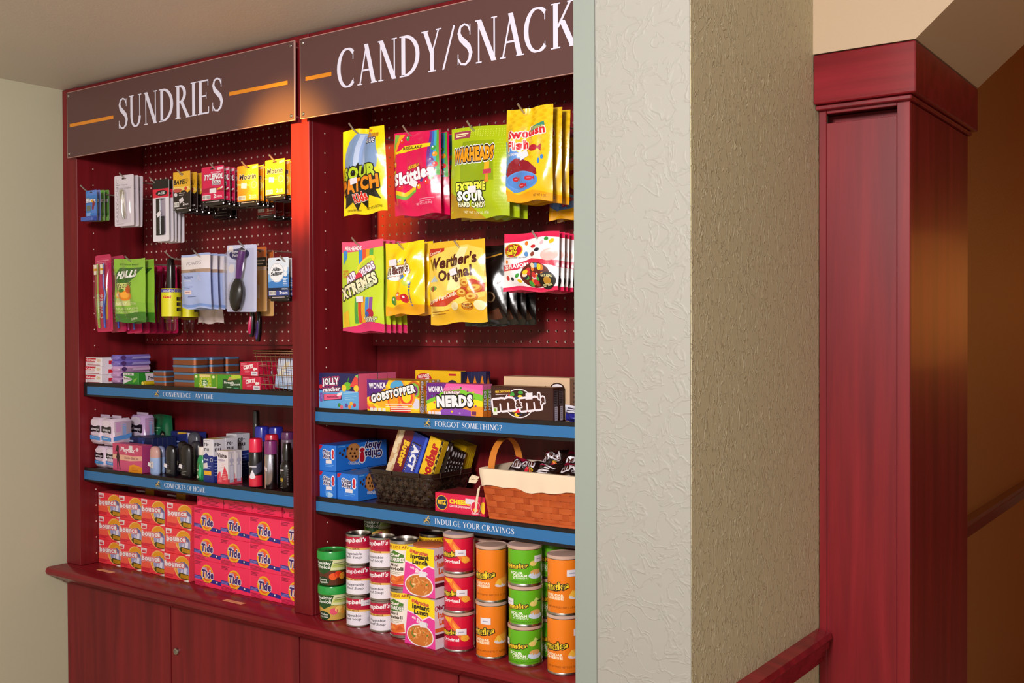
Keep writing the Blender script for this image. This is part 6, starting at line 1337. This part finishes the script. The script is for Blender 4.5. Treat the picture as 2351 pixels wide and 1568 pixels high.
# ================================================================ right bay, cans on the worktop
ZW = ZL+.0005
def canpos(l, r, pb, fr=1.878):
    d = ray((l+r)/2, pb); Yf = fr; P = at((l+r)/2, pb, Yf); m = mpp(P); R_ = (r-l)*m/2
    Yc = Yf+R_*.75; Pc = at((l+r)/2, pb, Yc); m = mpp((Pc.x, Pc.y, P.z)); return Pc.x, Yc, (r-l)*m/2, m
def prcan(label, R_, Hh, base, art, group, tagp):
    t = thing('crisp_can', label, 'can', group=group)
    obj('tube', MB().lathe([(R_*.95, .001), (R_*.985, .003), (R_*.985, Hh-.008)], 32, col=lin(base)), PM, t, smooth=50)
    obj('bottom_rim', MB().lathe([(R_*.97, 0), (R_*1.0, .0005), (R_*1.0, .004), (R_*.985, .005)], 32), STEEL, t, smooth=50)
    obj('top_rim', MB().lathe([(R_*.985, Hh-.0085), (R_*1.01, Hh-.007), (R_*1.01, Hh-.0035), (R_*.99, Hh-.0028)], 32, capt=False, capb=False), STEEL, t, smooth=50)
    obj('lid', MB().lathe([(R_*1.02, Hh-.0065), (R_*1.02, Hh-.0005), (R_*.98, Hh), (R_*.94, Hh-.0015), (.0005, Hh-.0018)], 32, col=lin('#C9A898'), capb=False), PL, t, smooth=40)
    w = R_*.987*rad(230); a = Art(w, Hh-.014); art(a); a0 = rad(-53-127)
    obj('printed_label', a.build(cyl_map(R_*.987, .0045, a0), 24, None, nf=cyl_nrm(R_, a0)), PM, t)
    if tagp:
        for i, (u, v) in enumerate(tagp if isinstance(tagp, list) else [tagp]):
            b = Art(.024, .014).rect(0, 0, 100, 100, '#E4DEE6').lines(24, 40, 76, 1, 4, '#A9A2B4', 16); an = a0+u*w/R_
            obj('price_tag', b.build(lambda p, q, d: Vector(((R_+.0008+d)*math.cos(an+p/R_), (R_+.0008+d)*math.sin(an+p/R_), v*Hh+q)), 5), PC, t)
    return t
def panel(a, x0=84, x1=99): a.rect(x0, 6, x1, 92, '#D9CBB0').lines(x0+1, 88, x1-1, 16, 5, '#4a3a34', 1.6, .25)
def a_pred(a): a.poly([(30, 98), (44, 98), (76, 30), (60, 30)], '#E8702a').poly([(34, 98), (40, 98), (70, 34), (64, 34)], '#F29A3c').ell(66, 36, 7, 10, '#F0A83a', 14).poly([(24, 99), (46, 99), (42, 88), (36, 86), (30, 92)], '#F3B41c').T('Pringles', 20, 44, 34, 14, '#F3CF2c', [('#1d120c', .12)], b=.08, r=4).T('Original', 26, 27, 30, 9, '#F0E6EA', b=.04); panel(a); a.poly([(10, 0), (84, 0), (84, 8), (46, 12), (10, 6)], '#A80C34')
def a_por(a): a.T('Pringles', 14, 42, 46, 12, '#F3CF2c', [('#1d120c', .12)], b=.08, r=5).T('CHEDDAR', 22, 32, 30, 4.4, '#F6DDBC', b=.05).T('CHEESE', 22, 26, 30, 4.6, '#F6DDBC', b=.06).ell(76, 33, 16, 6, '#DCD0D4', 20, 6).poly([(60, 34), (66, 44), (78, 38), (70, 30)], '#F3B840').poly([(68, 44), (88, 48), (86, 34), (76, 30)], '#E89A34').poly([(70, 46), (86, 52), (92, 54), (88, 44)], '#D8822a').poly([(80, 26), (84, 38), (88, 38), (86, 24)], '#D89058').T('NET WT/PESO NETO 2.5 OZ (71g)', 26, 10, 56, 3.4, '#9A4A10'); a.rect(94, 4, 99, 94, '#3a2418')
def a_pgr(a): a.T('Pringles', 20, 44, 38, 13, '#F3CF2c', [('#1d120c', .12)], b=.08, r=5).T('SOUR', 30, 30, 20, 7, '#E6F0D4', b=.05).T('CREAM', 34, 22, 22, 7, '#E6F0D4', b=.05).T('& ONION', 34, 16, 24, 4, '#E6F0D4', b=.03).ell(70, 26, 12, 10, '#C9D8EA', 16).ell(70, 36, 9, 8, '#D8A860', 14).poly([(62, 60), (70, 56), (76, 74), (70, 80)], '#C8DC7a').ell(66, 62, 6, 8, '#E0CC70', 12).poly([(72, 70), (86, 74), (84, 68), (76, 66)], '#2f5a1a').T('NET WT/PESO NETO 1.4 OZ (40g)', 24, 5, 52, 3.6, '#3f7a1a'); panel(a)
def stack(l, r, pb, pt, n, base, art, lab, group, tags, fr=1.878):
    x, y, R_, m = canpos(l, r, pb, fr); zt = at((l+r)/2, pt, fr+.0).z; hh = (zt-ZW)/n; first = None
    names = {2: ['lower', 'upper'], 3: ['bottom', 'middle', 'top']}[n]
    for k in range(n):
        t = prcan(lab % names[k], R_, hh-.0006, base, art, group, tags[k])
        t.location = (x+(.0012 if k % 2 else 0), y, ZW+k*hh); t.rotation_euler = (0, 0, rad((k*7) % 5-2))
    return x, y, R_
stack(1019, 1091, 1500, 1228, 3, '#D8143C', a_pred, 'red original crisp can, %s of the stack of three', 'red crisp cans', [(.52, .44), (.52, .44), (.5, .46)])
stack(1093, 1165, 1515, 1254, 2, '#F0801c', a_por, 'orange cheese crisp can left of the green ones, %s', 'orange crisp cans', [(.38, .62), None])
stack(1167, 1246, 1532, 1254, 3, '#62B41e', a_pgr, 'green sour cream crisp can, %s of the front stack', 'green crisp cans', [(.12, .5), (.2, .52), (.68, .6)])
stack(1256, 1334, 1551, 1276, 2, '#F0801c', a_por, 'orange cheese crisp can at the far right, %s', 'orange crisp cans', [(.7, .66), (.58, .66)])
for k in range(3):
    t = prcan('green crisp can behind the front stack, %s' % ['bottom', 'middle', 'top'][k], .036, .088, '#62B41e', a_pgr, 'green crisp cans', None); t.location = (at(1262, 1400, 1.97).x, 1.985, ZW+k*.0886)
t = prcan('red crisp can standing behind the orange ones', .036, .245, '#D8143C', a_pred, 'red crisp cans', None); t.location = (at(1120, 1240, 1.985).x, 1.99, ZW)
# soup cans
def soup(label, R_, Hh, tagged=False):
    t = thing('soup_can', label, 'can', group='red and white soup cans')
    obj('can_body', MB().lathe([(R_*.95, 0), (R_, .0006), (R_, .003), (R_*.97, .004), (R_*.97, Hh-.006), (R_, Hh-.005), (R_, Hh-.0005), (R_*.96, Hh), (R_*.94, Hh-.004), (.0005, Hh-.004)], 32), STEEL, t, smooth=40)
    w = R_*.975*rad(250); a = Art(w, Hh-.010); a0 = rad(-53-130)
    a.rect(0, 0, 100, 100, '#E6E0EA').poly([(0, 60), (30, 58), (60, 56), (100, 48), (100, 100), (0, 100)], '#B5123A').poly([(0, 50), (30, 52), (60, 51), (100, 44), (100, 49), (60, 58), (30, 60), (0, 58)], '#E4B458')
    a.T("Campbell's", 10, 76, 56, 15, '#F1E9EE', b=.03, r=3, sh=.25).T('READY TO SERVE', 16, 52.5, 38, 5, '#5a2a1a', b=.03).T('Vegetable', 24, 32, 34, 9, '#4A4450', sh=.15).T('Beef Soup', 24, 19, 34, 9, '#4A4450', sh=.15).rect(70, 12, 80, 26, '#CFC8D4').ell(84, 84, 3, 0, '#C84a30', 10, circ=True).lines(40, 68, 64, 1, 4, '#8E1030', 3)
    obj('printed_label', a.build(cyl_map(R_*.975, .005, a0), 24, None, nf=cyl_nrm(R_, a0)), PM, t)
    if tagged:
        b = Art(.030, .013).rect(0, 0, 100, 100, '#E4DEE6').lines(26, 40, 76, 1, 4, '#A9A2B4', 16); an = rad(-38)
        obj('price_tag', b.build(lambda p, q, d: Vector(((R_+.0008+d)*math.cos(an+p/R_), (R_+.0008+d)*math.sin(an+p/R_), Hh*.7+q)), 5), PC, t)
    return t
for ci, (l, r, pb, pt) in enumerate(((795, 855, 1441, 1228), (849, 909, 1451, 1235))):
    x, y, R_, m = canpos(l, r, pb, 1.893); hh = (at((l+r)/2, pt, 1.893).z-ZW)/3
    for k in range(3):
        t = soup('red and white soup can, %s of the %s stack' % (['bottom', 'middle', 'top'][k], ['left', 'right'][ci]), R_, hh-.0005, k == 0 and ci == 0); t.location = (x, y, ZW+k*hh); t.rotation_euler = (0, 0, rad([0, 12, 4][k]*(1-ci)-[2, -6, -6][k]*ci*-1))
# ravioli cans
def rav(label, R_, Hh):
    t = thing('ravioli_can', label, 'can', group='ravioli cans')
    obj('can_body', MB().lathe([(R_*.94, 0), (R_, .0006), (R_, .004), (R_*.97, .005), (R_*.97, Hh-.008), (R_, Hh-.007), (R_, Hh-.0005), (R_*.96, Hh), (R_*.93, Hh-.005), (.0005, Hh-.005)], 32), STEEL, t, smooth=40)
    w = R_*.975*rad(250); a = Art(w, Hh-.013); a0 = rad(-53-146)
    a.rect(0, 0, 100, 100, '#ECE2D8').rect(0, 85, 100, 100, '#F2C81c').T('EASY OPEN LIDS ARE BACK', 8, 89, 84, 6, '#A8481c', b=.03).poly([(28, 54), (62, 56), (64, 74), (46, 84), (30, 72)], '#4A7A2a').T('Chef', 36, 70, 20, 6, '#F0E8E0', b=.05, sh=.2).T('BOYARDEE', 28, 59, 36, 8, '#F3ECE6', '#2f5a1a', .08, b=.05).T('Mini', 38, 47, 16, 6, '#3a2a20', b=.03).T('Ravioli', 32, 38, 30, 7, '#3a2a20', b=.04).lines(34, 33, 62, 2, 4, '#a09484', 1).poly([(30, 10), (38, 26), (52, 24), (64, 28), (66, 8), (46, 4)], '#E0682a').poly([(36, 12), (44, 24), (50, 14)], '#F0903c').poly([(50, 10), (58, 24), (64, 14)], '#C8501c').rect(0, 0, 100, 5, '#C81e38').poly([(0, 84), (22, 84), (16, 60), (0, 50)], '#C81e38').poly([(100, 84), (80, 84), (86, 60), (100, 50)], '#C81e38')
    obj('printed_label', a.build(cyl_map(R_*.975, .0065, a0), 24, None, nf=cyl_nrm(R_, a0)), PM, t)
    return t
x, y, R_, m = canpos(893, 961, 1467, 1.885); hh = (at(927, 1243, 1.885).z-ZW)/2
for k in range(2): t = rav('ravioli can with yellow lid band, %s of the front stack' % ['lower', 'upper'][k], R_, hh-.0005); t.location = (x, y+.004, ZW+k*hh); t.rotation_euler = (0, 0, rad(-14+k*4))
xb = at(995, 1240, 2.0).x; hb2 = (at(995, 1228, 1.97).z-ZW)/2
for k in range(2): t = rav('ravioli can with yellow lid band, %s at the back' % ['lower', 'upper'][k], R_, hb2-.0005); t.location = (xb, 2.0, ZW+k*hb2)
# soup bowls
def bowl(label, R_, Hh, flavour):
    t = thing('soup_bowl', label, 'soup bowl', group='green lidded soup bowls')
    prof = [(R_*.74, 0), (R_*.80, .004), (R_*.88, Hh*.35), (R_*.93, Hh*.78)]
    obj('bowl', MB().lathe(prof, 32, col=lin('#3E5A22')), PL, t, smooth=50)
    obj('lid', MB().lathe([(R_*.95, Hh*.77), (R_*1.0, Hh*.78), (R_*1.0, Hh*.96), (R_*.97, Hh), (R_*.86, Hh), (R_*.84, Hh-.003), (.0005, Hh-.003)], 32, col=lin('#1E9A3E')), PL, t, smooth=40)
    obj('lid_vent', MB().box(-.012, .006, -.016, -.004, Hh-.003, Hh-.001, .0006, lin('#17401f')), PL, t)
    rf = lambda b: R_*(.81+.13*b/(Hh*.74)); w = rf(0)*rad(230); a0 = rad(-53-120); a = Art(w, Hh*.74)
    f2 = flavour != 'Chicken'
    a.rect(0, 0, 100, 100, '#5A7A2a').poly([(50, 60), (100, 56), (100, 100), (54, 100)], '#D9DDA8').poly([(56, 70), (100, 66), (100, 80), (58, 84)], '#B9C86a')
    a.poly([(0, 0), (100, 0), (100, 52), (60, 58), (0, 40)], '#5a2a18' if f2 else '#C8A04a').poly([(18, 98), (58, 98), (52, 56), (38, 42), (24, 56)], '#1F4A1c')
    for i, c in enumerate(('#E85a20', '#D83a1c', '#F0A030', '#8C2a1c') if f2 else ('#E0506a', '#F0C86a', '#E8A040', '#F0D890')): a.ell(58+i*10, 34+(i % 2)*8, 8, 14, c, 12)
    a.T('Healthy', 22, 82, 32, 11, '#F0F0EA', b=.02, sh=.05).T('Choice', 21, 66, 32, 13, '#F0F0EA', b=.02, sh=.05).ell(36, 16, 15, 18, '#17381a', 16).T('Country' if f2 else 'Chicken', 26, 18, 20, 8, '#E4E4DA', b=.02).T('Vegetable' if f2 else 'with Rice', 26, 8, 21, 7, '#E4E4DA', b=.02).lines(60, 86, 84, 2, 8, '#3f5a2a', 2)
    obj('printed_label', a.build(cyl_map(lambda b: rf(b)+.0006, Hh*.03, a0), 24, 4, nf=cyl_nrm(rf, a0)), PL, t)
    return t
x, y, R_, m = canpos(729, 799, 1427, 1.893); hh = (at(764, 1268, 1.893).z-ZW)/2
t = bowl('green lidded chicken soup bowl, lower', R_, hh-.0008, 'Chicken'); t.location = (x+.002, y, ZW)
t = bowl('green lidded vegetable soup bowl, upper', R_, hh-.0008, 'Country'); t.location = (x, y, ZW+hh)
xb, yb_ = at(861, 1210, 2.04).x, 2.05
for k in range(3): t = bowl(['soup bowl at the back, bottom', 'soup bowl at the back, middle', 'dim green soup bowl peeping out at the back, top'][k], R_, hh-.0008, 'Chicken'); t.location = (xb, yb_, ZW+k*hh); t.rotation_euler = (0, 0, rad(10))
# instant noodle packs: tapered sleeves around a cup
def noodle(label, W, Hh, D):
    t = thing('noodle_pack', label, 'noodle pack', group='instant noodle packs')
    b, tp = .5, .42
    V = [(-W*tp, -D*tp, Hh), (W*tp, -D*tp, Hh), (W*tp, D*tp, Hh), (-W*tp, D*tp, Hh), (-W*b, -D*b, 0), (W*b, -D*b, 0), (W*b, D*b, 0), (-W*b, D*b, 0)]
    obj('sleeve', MB().add(V, [(0, 1, 2, 3), (4, 5, 1, 0), (5, 6, 2, 1), (6, 7, 3, 2), (7, 4, 0, 3), (7, 6, 5, 4)], lin('#E9E2EC')), PC, t)
    obj('cup_lid', MB().lathe([(W*.36, Hh), (W*.38, Hh+.001), (W*.38, Hh+.004), (W*.35, Hh+.005), (.0005, Hh+.0045)], 28, col=lin('#C86A3a')), PC, t, smooth=40)
    a = Art(W, Hh).poly([(0, 0), (100, 0), (100, 100), (0, 100)], '#E23C98').poly([(0, 100), (100, 100), (100, 62), (80, 66), (56, 56), (30, 66), (0, 70)], '#F4D414').poly([(0, 70), (30, 66), (56, 56), (80, 66), (100, 62), (100, 59), (80, 63), (56, 53), (30, 63), (0, 67)], '#F0D8E4')
    a.T('Maruchan', 24, 86, 54, 8, '#C0303c', b=.05, r=-2).ell(18, 91, 5, 0, '#E0603a', 12, circ=True).T('Instant', 18, 76, 62, 9, '#221218', b=.07).T('Lunch', 26, 65, 50, 9, '#221218', b=.07).T('with', 18, 55, 14, 5, '#F4DCE8', b=.04, r=-10).T('Shrimp', 36, 48, 40, 8, '#F4E4EC', b=.06, r=-6).T('3', 3, 94, 4, 4, '#221218', b=.04)
    a.ell(50, 22, 45, 24, '#E9E0E6', 30).ell(50, 22, 42, 21, '#C8742e', 30)
    R2 = random.Random(7)
    for i in range(40):
        q = R2.random()**.5; an = R2.random()*6.28; a.ell(50+q*36*math.cos(an), 22+q*17*math.sin(an), R2.uniform(2, 8), R2.uniform(1, 2.4), R2.choice(['#E8A860', '#D88A44', '#F0C48a', '#B85a28', '#6a7a2a', '#E09a5a']), 8, R2.uniform(-80, 80))
    fm = lambda u, v, d: Vector(((u/W-.5)*W*2*(b+(tp-b)*v/Hh), -D*(b+(tp-b)*v/Hh)-.0002-d, v))
    obj('printed_front', a.build(fm, 1, 6), PC, t)
    a = Art(D, Hh).T('Maruchan', 12, 78, 92, 9, '#8C1a3a', b=.05, r=3).ell(8, 82, 8, 0, '#D8486a', 14, circ=True).ell(8, 82, 5, 0, '#E9E2EC', 12, circ=True).T('Instant', 16, 62, 76, 11, '#E0602a', b=.06).T('Lunch', 22, 48, 62, 11, '#E0602a', b=.06).poly([(0, 34), (100, 30), (100, 38), (0, 42)], '#E0682a').poly([(0, 22), (100, 18), (100, 26), (0, 30)], '#5A1a2a')
    fs = lambda u, v, d: Vector((W*(b+(tp-b)*v/Hh)+.0002+d, (u/D-.5)*D*2*(b+(tp-b)*v/Hh), v))
    obj('printed_side', a.build(fs, 1, 6), PC, t)
    price(t, .12*W, -D*.46-.003, Hh*.46, -6, .022, .012)
    return t
Pn = at(929, 1476, 1.862); Pm = at(1003, 1490, 1.862); Wn = Pm.x-Pn.x; hn = (at(960, 1258, 1.87).z-ZW)/2-.002
t = noodle('pink and yellow instant noodle pack, lower', Wn, hn, .075); t.location = ((Pn.x+Pm.x)/2, 1.862+.0375, ZW); t.rotation_euler = (0, 0, rad(-3))
t = noodle('pink and yellow instant noodle pack, upper', Wn, hn, .075); t.location = ((Pn.x+Pm.x)/2-.006, 1.862+.0385, ZW+hn+.0055); t.rotation_euler = (0, 0, rad(1))
